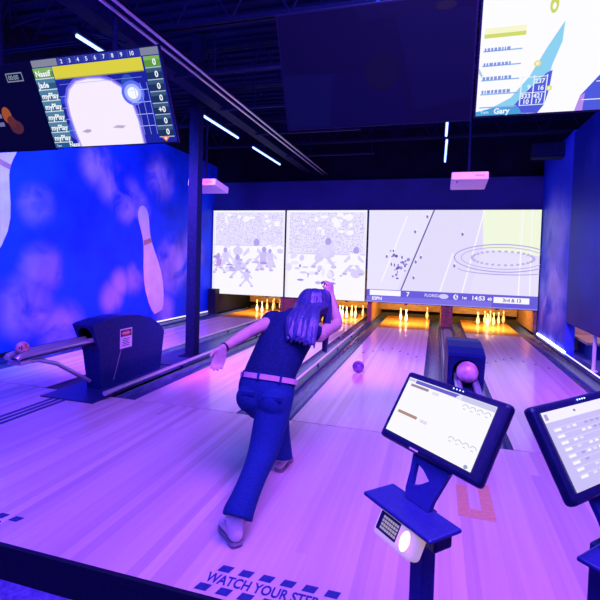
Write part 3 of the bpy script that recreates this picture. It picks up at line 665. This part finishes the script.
tube_lamp(-3.22, 7.54, 8.98, 3.38, 'farthest lit blue tube lamp on the left, beyond the column')
tube_lamp(.075, 5.95, 7.35, 3.38, 'nearer lit tube lamp above the right projector')
tube_lamp(.09, 7.62, 9.2, 3.38, 'farther lit tube lamp above the right projector')
mb = MB(); mb.tube([(-4.42, 3.77, ZC-.034), (-4.41, 3.76, 3.9), (-4.36, 3.74, 3.75), (-3.85, 3.6, 3.72), (-2.75, 3.5, 3.30)], .014, DARKST, 8); tag(mb.build('pipe'), 'thin bent pipe above the upper left monitor', 'pipe')
mb = MB(); mb.box((1.55, 8.7, 3.30), (2.6, 8.95, 3.55), DARKST, .01); tag(mb.build('duct'), 'dark boxed duct end resting above the right wall', 'duct')

# ------------------------------------------------------------------ kiosks
def kiosk(loc, yaw, dz, ox, oy, label, paint):
    r = thing('touchscreen_kiosk', label, 'kiosk', loc, 'touchscreen kiosks'); r.rotation_euler = (0, 0, yaw)
    def sub(mb, nm, p=None, attr=False): return mb.build(nm, p or r, attr)
    mb = MB(); mb.box((-.026, -.026, .012), (.026, .026, .856), KIOSK, .005); sub(mb, 'post')
    mb = MB(); mb.box((-.15, -.15, 0), (.15, .15, .012), KIOSK, .004); sub(mb, 'base_plate')
    # neck plate rising from the tray to the back of the display, with a triangular hole
    z0, z1 = .872, 1.075+dz; mb = MB(); b = bmesh.new()
    def NP(x, t, k): return V((x+(ox+.006)*t, -.042+oy+(.125)*t+k, z0+(z1-z0)*t))
    outer = [(-.052, 0), (-.062, .10), (-.066, .30), (-.078, .55), (-.10, 1.0), (.10, 1.0), (.075, .55), (.058, .30), (.044, .10), (.042, 0)]
    hole = [(-.044, .15), (-.049, .27), (-.054, .42), (-.02, .38), (.012, .30), (-.018, .20)]
    A = [b.verts.new(NP(x, t, 0)) for x, t in outer]; B = [b.verts.new(NP(x, t, .016)) for x, t in outer]
    HA = [b.verts.new(NP(x, t, 0)) for x, t in hole]; HB = [b.verts.new(NP(x, t, .016)) for x, t in hole]
    for P_, Q_, fl in ((A, HA, 0), (B, HB, 1)):
        for f in ([P_[0], P_[1], P_[2], Q_[0], Q_[5], P_[8], P_[9]], [P_[2], P_[3], Q_[2], Q_[1], Q_[0]], [P_[3], P_[4], P_[5], P_[6], Q_[3], Q_[2]], [P_[6], P_[7], Q_[4], Q_[3]], [P_[7], P_[8], Q_[5], Q_[4]]): b.faces.new(f if not fl else f[::-1])
    for L_, Q_ in ((A, B), (HA, HB)):
        n = len(L_)
        for i in range(n): b.faces.new((L_[i], Q_[i], Q_[(i+1) % n], L_[(i+1) % n]))
    bmesh.ops.recalc_face_normals(b, faces=b.faces[:]); mb.bm(b, KIOSK); sub(mb, 'neck')
    mb = MB(); mb.box((-.137, -.117, .858), (.137, .0, .870), KIOSK, .005); sub(mb, 'tray')
    # display: lower edge centre at (.03,-.014, .983), leaning back 31.6 degrees
    a = math.radians(31.6); T = M.Translation((ox, oy, .983+dz)) @ M.Rotation(-a, 4, 'X')
    w, h = .40, .236
    mb = MB(); mb.box((-w/2, 0, 0), (w/2, .034, h), KDARK, .013, T, 3); hs = sub(mb, 'display')
    mb = MB(); mb.box((-.10, .034, .03), (.11, .06, h-.05), KDARK, .008, T); sub(mb, 'display_back')
    U = T.to_3x3() @ V((w*.86, 0, 0)); D = T.to_3x3() @ V((0, 0, -h*.80)); TL = T @ V((-w/2+w*.055, -.0002, h*.91))
    p = Pic(TL, U, D, DISP_M, (.985, .98, 1.)); paint(p); p.build('picture', hs)
    mb = MB()
    for k in range(4): mb.ball(T @ V((.005+.012*k, .0, h*.957)), .0022, LED, u=8, w=6)
    sub(mb, 'indicator', hs)
    mb = MB(); mb.box((-.055, -.0015, .006), (-.02, .0, .011), SIGNW, 0, T); sub(mb, 'badge', hs)
    # lit keypad reader under the tray
    R_ = M.Translation((.012, -.108, .826)) @ M.Rotation(math.radians(-28), 4, 'X')
    mb = MB(); mb.box((-.076, -.018, -.044), (.076, .035, .034), GLOWR, .016, R_, 3); rd = sub(mb, 'reader')
    mb = MB(); mb.box((-.062, -.0195, -.026), (.018, -.017, .024), KDARK, .001, R_); sub(mb, 'reader_face', rd)
    mb = MB(); mb.ball((0, 0, 0), (.016, .006, .026), GLOWS, R_ @ M.Translation((.046, -.017, -.006))); sub(mb, 'reader_lamp', rd)
    mb = MB(); mb.box((-.07, -.0205, .027), (.07, -.017, .033), GLOWS, .001, R_); sub(mb, 'lit_rim', rd)
    mb = MB()
    for i in range(7):
        for j in range(4): mb.box((-.046+.009*i, -.0208, -.019+.0098*j), (-.0395+.009*i, -.019, -.0125+.0098*j), KEYM, 0, R_)
    sub(mb, 'keypad', rd)
    mb = MB(); mb.box((.06, -.075, .81), (.115, -.01, .857), KDARK, .006); sub(mb, 'reader_bracket')
    return r
KEYM = mat('keypad legend', (.3, .3, .16), .4, emit=(.62, .60, .30), es=.45)
def tab_form(p):
    p.quad(0, 0, 1, .085, (.90, .88, .98)); p.quad(.0, .0, .5, .085, (.97, .96, 1.)); p.quad(.10, .015, .60, .075, (.42, .38, .80)); p.poly([(.56, .015), (.63, .015), (.58, .075), (.56, .075)], (.42, .38, .80))
    p.quad(.0, .02, .09, .06, (.80, .78, .9)); p.quad(.66, .01, 1, .09, (.80, .80, .92))
    p.quad(.06, .10, .29, .145, (.62, .54, .60)); p.quad(.34, .11, .42, .16, (.90, .88, .95))
    p.quad(.05, .60, .30, .65, (.70, .55, .48)); p.quad(.345, .61, .43, .66, (.90, .86, .93))
    for u0, v0 in ((.70, .13), (.70, .66)):
        for k in range(4):
            p.ring(u0+.03+.075*k, v0+.04, .032, .045, .006, (.70, .68, .74), PI, 2*PI, 10); p.quad(u0+.012+.075*k, v0+.065, u0+.04+.075*k, v0+.075, (.76, .73, .78))
    p.ell(.955, .965, .02, .03, (.62, .64, .76), 10)
def tab_table(p):
    p.quad(0, 0, 1, 1, (.80, .76, .97)); p.quad(0, .0, 1, .14, (.97, .95, 1.)); p.quad(.02, .03, .06, .11, (.70, .62, .86)); p.quad(.4, .05, .43, .08, (.6, .5, .75))
    R = random.Random(9)
    for i in range(8):
        v = .22+.085*i; p.quad(.05, v, .97, v+.006, (.90, .88, 1.)); p.quad(.06, v+.015, .15, v+.05, WHT)
        for k in range(9):
            if R.random() < .75: p.quad(.22+.08*k, v+.015, .27+.08*k, v+.045, R.choice((WHT, (.9, .88, 1.), (.70, .64, .92))))
    p.quad(.2, .2, .45, .9, (.90, .88, 1.)) if False else None
k1 = kiosk((-.006, 1.325, ZL), math.radians(-44.3), .006, -.034, .014, 'front touchscreen kiosk with a white form on its display', tab_form)
k2 = kiosk((.441, 1.303, ZL), math.radians(46.9), .02, .03, -.014, 'touchscreen kiosk cut by the right photo edge with a lilac table', tab_table)
# ------------------------------------------------------------------ person
def cr(pts, sub=5):
    # Catmull-Rom through tuples of floats
    P = [tuple(p) for p in pts]; P = [tuple(2*a-b for a, b in zip(P[0], P[1]))]+P+[tuple(2*a-b for a, b in zip(P[-1], P[-2]))]
    out = []
    for i in range(1, len(P)-2):
        for k in range(sub):
            t = k/sub; out.append(tuple(.5*((2*b)+(c-a)*t+(2*a-5*b+4*c-d)*t*t+(-a+3*b-3*c+d)*t**3) for a, b, c, d in zip(P[i-1], P[i], P[i+1], P[i+2])))
    out.append(P[-2]); return out
def limb(mb, pts, m, up=(0, 0, 1), sub=5, n=16, capa=True, capb=True):
    """pts: (x,y,z,ra[,rb]); rounded ends"""
    q = cr([p if len(p) == 5 else (*p, p[3]) for p in pts], sub)
    P = [V(x[:3]) for x in q]; R = [(max(x[3], .002), max(x[4], .002)) for x in q]
    def cap(p, d, r):
        e = min(r); return [(p+d*e*math.sin(a), (r[0]*math.cos(a), r[1]*math.cos(a))) for a in (.5, 1.0, 1.4)]
    if capa: c = cap(P[0], (P[0]-P[1]).normalized(), R[0])[::-1]; P = [x[0] for x in c]+P; R = [x[1] for x in c]+R
    if capb: c = cap(P[-1], (P[-1]-P[-2]).normalized(), R[-1]); P += [x[0] for x in c]; R += [x[1] for x in c]
    mb.tube(P, R, m, n, True, None, up)
def fuse(mb, voxel, it, name, parent, m):
    o = mb.build('tmp'); o.data.materials.clear(); o.data.materials.append(m)
    for p in o.data.polygons: p.material_index = 0
    md = o.modifiers.new('r', 'REMESH'); md.mode = 'VOXEL'; md.voxel_size = voxel; md.use_smooth_shade = True
    if it: s = o.modifiers.new('s', 'SMOOTH'); s.factor = .5; s.iterations = it
    bpy.context.view_layer.update()
    me = bpy.data.meshes.new_from_object(o.evaluated_get(bpy.context.evaluated_depsgraph_get()))
    bpy.data.objects.remove(o); me.name = name
    me.materials.clear(); me.materials.append(m)
    for p in me.polygons: p.use_smooth = True; p.material_index = 0
    r = bpy.data.objects.new(name, me); COL.objects.link(r); r.parent = parent; return r

pr = thing('person', 'woman bowling, seen from behind, in navy top, blue jeans and pale belt, right arm raised', 'person', (-.93, 2.45, 0))
A = (1, .08, -.12)
HEAD = V((-.768, 2.905, 1.095))
shL, shR = V((-.998, 2.745, 1.0)), V((-.705, 2.79, .925))
elR, wrR = V((-.640, 3.03, .968)), V((-.698, 3.085, 1.165))
elL, wrL = V((-1.064, 2.50, .957)), V((-1.137, 2.31, .888))
hpL, hpR = V((-1.02, 2.53, .60)), V((-.875, 2.49, .60))
knL, anL = V((-.995, 2.87, .385)), V((-.945, 2.80, .10))
knR, anR = V((-.888, 2.32, .315)), V((-.887, 2.015, .11))
def spine(k): return [(-.945, 2.50, .55, .150*k, .115*k), (-.945, 2.505, .625, .163*k, .118*k), (-.93, 2.545, .735, .142*k, .100*k), (-.90, 2.63, .85, .148*k, .102*k), (-.865, 2.715, .955, .150*k, .102*k), (-.842, 2.765, 1.01, .105*k, .075*k)]
# --- body: one continuous surface
mb = MB()
limb(mb, spine(.90), SKIN, A)
limb(mb, [(-.848, 2.755, .995, .062), (-.815, 2.815, 1.04, .050), (-.785, 2.875, 1.075, .050)], SKIN)
limb(mb, [(*V((-.86, 2.735, .97)), .07), (*shL, .052)], SKIN); limb(mb, [(*V((-.82, 2.76, .96)), .07), (*shR, .052)], SKIN)
limb(mb, [(*shL, .050), (*shL.lerp(elL, .5), .042), (*elL, .035), (*elL.lerp(wrL, .35), .034), (*wrL, .023, .019)], SKIN)
limb(mb, [(*shR, .050), (*shR.lerp(elR, .5), .043), (*elR, .037), (*elR.lerp(wrR, .35), .036), (*wrR, .024, .020)], SKIN)
limb(mb, [(*hpL, .085), (*hpL.lerp(knL, .5), .072), (*knL, .052), (*knL.lerp(anL, .4), .048), (*anL, .034)], SKIN)
limb(mb, [(*hpR, .085), (*hpR.lerp(knR, .5), .072), (*knR, .052), (*knR.lerp(anR, .4), .048), (*anR, .034)], SKIN)
limb(mb, [(*anL, .034), (-.945, 2.88, .045, .034, .03), (-.945, 2.98, .032, .03, .02)], SKIN)
limb(mb, [(*anR, .034), (-.93, 2.06, .06, .034, .03), (-.98, 2.09, .035, .03, .02)], SKIN)
# head looks down the lane (+Y), tipped a little forward
HT = M.Translation(HEAD) @ M.Rotation(math.radians(-14), 4, 'X') @ M.Rotation(math.radians(-4), 4, 'Z')
mb.ball(HEAD, (.072, .092, .098), SKIN, M.Rotation(math.radians(-14), 4, 'X'))
def hp(x, y, z): return HT @ V((x, y, z))
limb(mb, [(*hp(0, .045, -.04), .058), (*hp(0, .062, -.085), .034)], SKIN)                                       # jaw and chin
limb(mb, [(*hp(0, .088, .012), .010), (*hp(0, .106, -.018), .013), (*hp(0, .092, -.028), .012)], SKIN, n=8)       # nose
for s in (-1, 1):
    limb(mb, [(*hp(s*.014, .086, -.056), .009), (*hp(s*.002, .093, -.055), .010)], SKIN, n=8)                      # lips
    limb(mb, [(*hp(s*.045, .078, .028), .010), (*hp(s*.018, .090, .028), .010)], SKIN, n=8)                        # brow
    limb(mb, [(*hp(s*.072, .0, .022), .014, .006), (*hp(s*.076, -.006, -.005), .015, .006), (*hp(s*.071, .004, -.03), .009, .006)], SKIN, (0, 1, 0), n=8)  # ears
def hand(mb, wr, d, side, nrm, curl, thumb_side):
    """d palm direction, side across the palm, nrm out of the palm's hollow"""
    d, side, nrm = V(d).normalized(), V(side).normalized(), V(nrm).normalized()
    limb(mb, [(*(wr-d*.01), .021, .018), (*(wr+d*.03), .033, .014), (*(wr+d*.072), .038, .012)], SKIN, side)
    for k, (off, L) in enumerate(((-.029, .058), (-.010, .070), (.010, .066), (.028, .052))):
        p = wr+d*.07+side*off*thumb_side*-1; a = 0; pts = [(*(p-d*.02), .0092)]; dirv = d
        for j, f in enumerate((.42, .33, .25)):
            a += curl[j]*(1+.12*k); dirv = d*math.cos(a)+nrm*math.sin(a); p = p+dirv*L*f; pts.append((*p, .0088-.0009*j))
        limb(mb, pts, SKIN, nrm, n=10, sub=3)
    t0 = wr+d*.02+side*.022*thumb_side; t1 = t0+(d*.55+side*.75*thumb_side+nrm*.3).normalized()*.034; t2 = t1+(d*.85+side*.2*thumb_side+nrm*.45).normalized()*.026
    limb(mb, [(*(t0-d*.01), .013), (*t1, .0108), (*t2, .0085)], SKIN, nrm, n=10, sub=3)
hand(mb, wrL, (-.25, -.25, -.93), (.82, .50, -.32), (.5, -.83, .09), (.25, .35, .25), -1)
hand(mb, wrR, (-.18, .05, .98), (.35, .93, 0), (-.93, .25, -.1), (.75, .75, .5), -1)
body = fuse(mb, .005, 3, 'body', pr, SKIN)
for s in (-1, 1):
    mb = MB(); c = hp(s*.031, .084, .012); mb.ball(c, .0105, WHITEP, u=12, w=8); mb.ball(c+V((0, .0062, -.001)), .0055, SIGNK, u=10, w=6); mb.build('eye', pr)
# --- top
mb = MB()
sp = [(-.938, 2.522, .675, .168, .124), (-.93, 2.548, .735, .156, .114), (-.90, 2.63, .85, .160, .114), (-.865, 2.715, .955, .160, .112), (-.842, 2.765, 1.005, .112, .085)]
limb(mb, sp, NAVYC, A)
limb(mb, [(-.86, 2.735, .965, .08), (*shL, .066), (*shL.lerp(elL, .16), .062)], NAVYC); limb(mb, [(-.82, 2.76, .955, .08), (-.752, 2.772, .94, .060), (-.722, 2.782, .932, .056)], NAVYC)
limb(mb, [(-.845, 2.76, 1.0, .072), (-.828, 2.792, 1.025, .060)], NAVYC)
# drawn folds across the back
for (a, c, e, w) in (((-1.0, 2.55, .90), (-.93, 2.55, .86), (-.84, 2.60, .93), .012), ((-.95, 2.46, .76), (-.88, 2.50, .80), (-.79, 2.58, .86), .013), ((-1.05, 2.55, .80), (-.98, 2.50, .78), (-.90, 2.48, .76), .012), ((-.90, 2.60, .96), (-.84, 2.64, .95), (-.78, 2.70, .93), .012), ((-1.02, 2.60, .93), (-1.02, 2.54, .84), (-1.04, 2.5, .76), .013)):
    limb(mb, [(*a, w*.5), (*c, w), (*e, w*.5)], NAVYC, n=8)
top = fuse(mb, .007, 2, 'top', pr, NAVYC)
# --- trousers
mb = MB()
limb(mb, [(-.946, 2.495, .56, .155, .122), (-.945, 2.503, .625, .173, .128), (-.938, 2.525, .69, .163, .118)], DENIM, A)
limb(mb, [(*hpR, .105), (-.885, 2.42, .45, .098), (-.889, 2.33, .325, .084), (-.886, 2.20, .255, .070), (-.884, 2.08, .195, .070), (-.886, 2.015, .155, .076), (-.887, 1.995, .132, .078)], DENIM, (1, 0, 0), capb=False)
limb(mb, [(*hpL, .105), (-1.01, 2.71, .49, .092), (-.995, 2.865, .385, .076), (-.965, 2.845, .25, .062), (-.948, 2.81, .135, .074), (-.947, 2.80, .085, .084)], DENIM, (1, 0, 0), capb=False)
# seat, knee creases, hem folds
mb.ball((-1.015, 2.425, .585), (.085, .07, .085), DENIM); mb.ball((-.872, 2.415, .575), (.085, .07, .085), DENIM)
for y, z in ((2.43, .42), (2.39, .385), (2.34, .365), (2.29, .335), (2.25, .31)):
    limb(mb, [(-.945, y-.05, z-.02, .005), (-.92, y-.066, z-.03, .010), (-.87, y-.068, z-.028, .011), (-.825, y-.045, z-.005, .005)], DENIM, n=8)
tr = fuse(mb, .0065, 2, 'trousers', pr, DENIM)
mb = MB()
for x0, x1, z in ((-.955-.085, -.965, .632), (-.915, -.80, .617)):
    yb = 2.372
    mb.box((x0, yb-.014, z-.014), (x1, yb+.03, z+.012), DENIM, .005); 
mb.build('pocket_flap', tr)
# --- belt: a ring round the waist
def ring_band(c, ax, ra, rb, h, t, m, mb, a0=0, a1=2*PI, n=48):
    ax = V(ax).normalized(); u = V(A); u = (u-ax*u.dot(ax)).normalized(); v = ax.cross(u); vs = []
    for i in range(n+1):
        a = a0+(a1-a0)*i/n
        for k, hh in ((0, -h/2), (0, h/2), (t, h/2), (t, -h/2)): vs.append(V(c)+ax*hh+u*(ra+k)*math.cos(a)+v*(rb+k)*math.sin(a))
    fs = [(i*4+j, i*4+(j+1) % 4, i*4+4+(j+1) % 4, i*4+4+j) for i in range(n) for j in range(4)]
    mb.add(vs, fs, m, False)
AX = (.03, .32, .95); BC = (-.9385, 2.524, .683)
mb = MB(); ring_band(BC, AX, .170, .127, .030, .005, BELTM, mb); belt = mb.build('belt', pr)
for a in (-1.0, -1.75, -2.45, .6, 2.2):
    mb = MB(); ring_band(BC, AX, .1745, .1315, .046, .005, DENIM, mb, a-.045, a+.045, 3); mb.build('belt_loop', tr)
# --- hair: cap and long straight locks, fused with their relief kept
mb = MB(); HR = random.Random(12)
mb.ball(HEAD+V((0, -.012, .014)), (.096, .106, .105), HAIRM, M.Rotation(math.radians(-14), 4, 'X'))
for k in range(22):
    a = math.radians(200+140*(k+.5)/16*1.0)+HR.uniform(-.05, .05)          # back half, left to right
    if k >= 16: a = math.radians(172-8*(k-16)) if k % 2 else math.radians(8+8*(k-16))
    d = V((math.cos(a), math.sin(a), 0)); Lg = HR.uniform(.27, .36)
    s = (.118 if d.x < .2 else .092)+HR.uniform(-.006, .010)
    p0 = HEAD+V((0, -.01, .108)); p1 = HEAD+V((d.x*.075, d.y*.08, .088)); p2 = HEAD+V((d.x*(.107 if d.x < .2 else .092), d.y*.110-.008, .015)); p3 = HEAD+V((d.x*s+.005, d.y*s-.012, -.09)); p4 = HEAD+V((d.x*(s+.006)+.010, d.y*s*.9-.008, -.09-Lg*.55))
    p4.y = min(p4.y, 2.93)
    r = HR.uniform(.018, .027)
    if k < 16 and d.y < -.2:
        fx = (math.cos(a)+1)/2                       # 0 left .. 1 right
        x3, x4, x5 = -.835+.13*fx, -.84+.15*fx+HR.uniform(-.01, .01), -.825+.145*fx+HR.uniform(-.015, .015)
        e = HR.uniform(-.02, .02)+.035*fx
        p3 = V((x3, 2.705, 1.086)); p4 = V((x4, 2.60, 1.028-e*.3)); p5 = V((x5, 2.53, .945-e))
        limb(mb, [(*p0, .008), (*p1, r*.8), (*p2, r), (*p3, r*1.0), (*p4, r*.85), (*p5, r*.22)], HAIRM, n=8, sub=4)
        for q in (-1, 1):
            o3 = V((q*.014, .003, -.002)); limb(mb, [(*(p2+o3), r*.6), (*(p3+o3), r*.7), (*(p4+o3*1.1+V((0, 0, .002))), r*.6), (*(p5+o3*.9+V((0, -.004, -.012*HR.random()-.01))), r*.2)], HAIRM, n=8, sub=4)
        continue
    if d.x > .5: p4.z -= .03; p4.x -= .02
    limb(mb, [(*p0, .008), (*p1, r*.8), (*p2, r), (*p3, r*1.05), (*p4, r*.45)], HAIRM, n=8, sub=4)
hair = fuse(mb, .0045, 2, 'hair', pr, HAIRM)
# --- bracelet, shoes
mb = MB(); d = (wrL-elL).normalized(); q = d.to_track_quat('Z', 'Y').to_matrix().to_4x4()
mb.lathe([(.024, -.006), (.029, -.004), (.029, .004), (.024, .006)], SIGNK, 20, T=M.Translation(wrL-d*.012) @ q, caps=False); mb.build('bracelet', pr)
def shoe(heel, toe, upv, sole2):
    heel, toe = V(heel), V(toe); f = (toe-heel).normalized(); u = V(upv); u = (u-f*u.dot(f)).normalized(); s = f.cross(u); L = (toe-heel).length
    P = lambda t, h, x=0: heel+f*(t*L)+u*h+s*x
    mb = MB(); limb(mb, [(*P(.10, .042), .036, .040), (*P(.35, .045), .036, .042), (*P(.62, .036), .040, .032), (*P(.88, .026), .036, .022)], SHOEM, s)
    limb(mb, [(*P(.16, .05), .042), (*P(.17, .125), .046)], SHOEM, s)
    up = fuse(mb, .006, 2, 'shoe', pr, SHOEM)
    out = [(-.01, .022), (.05, .033), (.3, .034), (.5, .036), (.72, .045), (.9, .036), (1.02, .015)]; out = [(t, w) for t, w in out]+[(t, -w) for t, w in out[::-1]]
    mb = MB(); n = len(out); vs = [P(t, .010, w) for t, w in out]+[P(t, -.006, w) for t, w in out]
    mb.add(vs, [tuple(range(n)), tuple(range(2*n-1, n-1, -1))]+[(i, n+i, n+(i+1) % n, (i+1) % n) for i in range(n)], SHOEG)
    if sole2:
        hp_ = [(-.005, .02), (.05, .031), (.28, .032), (.28, -.032), (.05, -.031), (-.005, -.02)]
        mb.add([P(t, -.0075, w) for t, w in hp_], [tuple(range(6))], SHOET)
    mb.build('sole', up)
    mb = MB()
    for k in range(4): mb.tube([P(.42+.07*k, .079-.010*k, -.028), P(.45+.07*k, .086-.011*k, 0), P(.42+.07*k, .079-.010*k, .028)], .0035, SHOEG, 6)
    mb.build('laces', up)
shoe((-.945, 2.765, .008), (-.945, 3.005, .008), (0, 0, 1), False)
shoe((-.868, 1.965, .02), (-1.02, 2.12, .008), (0, 0, 1), True)
settle(pr)

# ------------------------------------------------------------------ light
def area(loc, target, size, power, col, sy=None):
    d = bpy.data.lights.new('lamp', 'AREA'); d.energy = power; d.color = col; d.size = size
    if sy: d.shape = 'RECTANGLE'; d.size_y = sy
    o = bpy.data.objects.new('lamp', d); COL.objects.link(o); o.location = loc
    o.rotation_euler = (V(target)-V(loc)).to_track_quat('-Z', 'Y').to_euler(); return o
def spot(loc, target, power, col, ang):
    d = bpy.data.lights.new('lamp', 'SPOT'); d.energy = power; d.color = col; d.spot_size = math.radians(ang); d.spot_blend = .6; d.shadow_soft_size = .15
    o = bpy.data.objects.new('lamp', d); COL.objects.link(o); o.location = loc
    o.rotation_euler = (V(target)-V(loc)).to_track_quat('-Z', 'Y').to_euler(); return o
VIO, BLU = (.41, .09, 1.), (.03, .24, 1.)
area((.5, 1.2, 3.7), (.1, 4.0, 0), 1.8, 340, VIO)
area((-3.2, 1.0, 3.7), (-3.6, 3.3, 0), 1.4, 100, (.16, .06, 1.))
spot((-2.75, 3.6, 2.85), (-5.4, 5.9, 1.5), 1250, (.10, .16, 1.), 98)  # added spot without fixture, unseen behind the monitor, brightens the left mural
spot((-3.6, 3.6, 2.9), (-3.7, 6.8, 0), 700, (.66, .06, 1.), 84)  # extra unseen spot, added to turn the left lanes violet
spot((-1.2, 2.5, 3.62), (-2.6, 7.4, 0), 1500, (.50, .09, 1.), 64)
spot((.9, 2.5, 3.62), (.6, 7.4, 0), 1400, (.50, .09, 1.), 56)
area((-.2, -.9, 3.6), (-.7, 2.8, .6), 1.4, 210, (.03, .07, 1.))
area((-.2, 2.6, 3.6), (2.1, 7.6, 1.4), .6, 80, BLU)
spot((.9, 2.6, 3.62), (2.05, 9.1, .8), 900, (.30, .26, 1.), 17)  # narrow spot added to brighten the rear right wall
area((3.4, 5.6, 3.4), (3., 7.6, .1), .8, 60, (.05, .14, 1.))  # blue fill added for the space behind the mural panel, unseen
area((3.0, 7.6, 2.6), (2.9, 8.1, .3), .6, 30, (1., .62, .5))  # warm light added to brighten the counter, hidden by the panel
for (x0, x1), w, nm in ((L1, 45, 'the leftmost lane'), (L2, 60, 'the lane ahead of the woman'), (L3, 60, 'the three-pin lane'), (L4, 60, 'the full-group lane')):
    x = (x0+x1)/2
    r = thing('pin_lamp', 'warm lamp bar behind the screens over the pins of '+nm, 'lamp', (x, 10.42, .72))
    mb = MB(); mb.box((x-.42, 10.36, .70), (x+.42, 10.41, .74), PINLAMP); mb.build('tube', r)
    mb = MB(); mb.box((x-.44, 10.33, .74), (x+.44, 10.44, .77), BLACKP); mb.box((x-.42, 10.33, .77), (x-.38, 10.36, .80), BLACKP); mb.build('holder', r); settle(r)
    area((x, 10.45, .685), (x, 11.35, .05), .8, w, (1., .62, .13), .06)
wd = bpy.data.worlds.new('world'); S.world = wd; wd.use_nodes = True
wd.node_tree.nodes['Background'].inputs[0].default_value = (.012, .018, .14, 1); wd.node_tree.nodes['Background'].inputs[1].default_value = 1.
# ------------------------------------------------------------------ camera
cam = bpy.data.cameras.new('camera'); co = bpy.data.objects.new('camera', cam); COL.objects.link(co); S.camera = co
yaw, pitch, roll = -.280564, -.0327878, .0290459
f = V((math.sin(yaw)*math.cos(pitch), math.cos(yaw)*math.cos(pitch), math.sin(pitch))); rr = V((math.cos(yaw), -math.sin(yaw), 0)); uu = rr.cross(f)
R_ = rr*math.cos(roll)+uu*math.sin(roll); U_ = uu*math.cos(roll)-rr*math.sin(roll)
m = M((( R_.x, U_.x, -f.x, 0), (R_.y, U_.y, -f.y, 0), (R_.z, U_.z, -f.z, 1.40), (0, 0, 0, 1))); co.matrix_world = m
cam.sensor_width = 36; cam.lens = 451.29/600*36; cam.shift_x = (300-305.70)/600; cam.shift_y = (274.67-300)/600; cam.clip_start = .02
S.view_settings.view_transform = 'Standard'; S.view_settings.look = 'None'; S.view_settings.exposure = 0; S.view_settings.gamma = 1
S.view_settings.use_curve_mapping = False
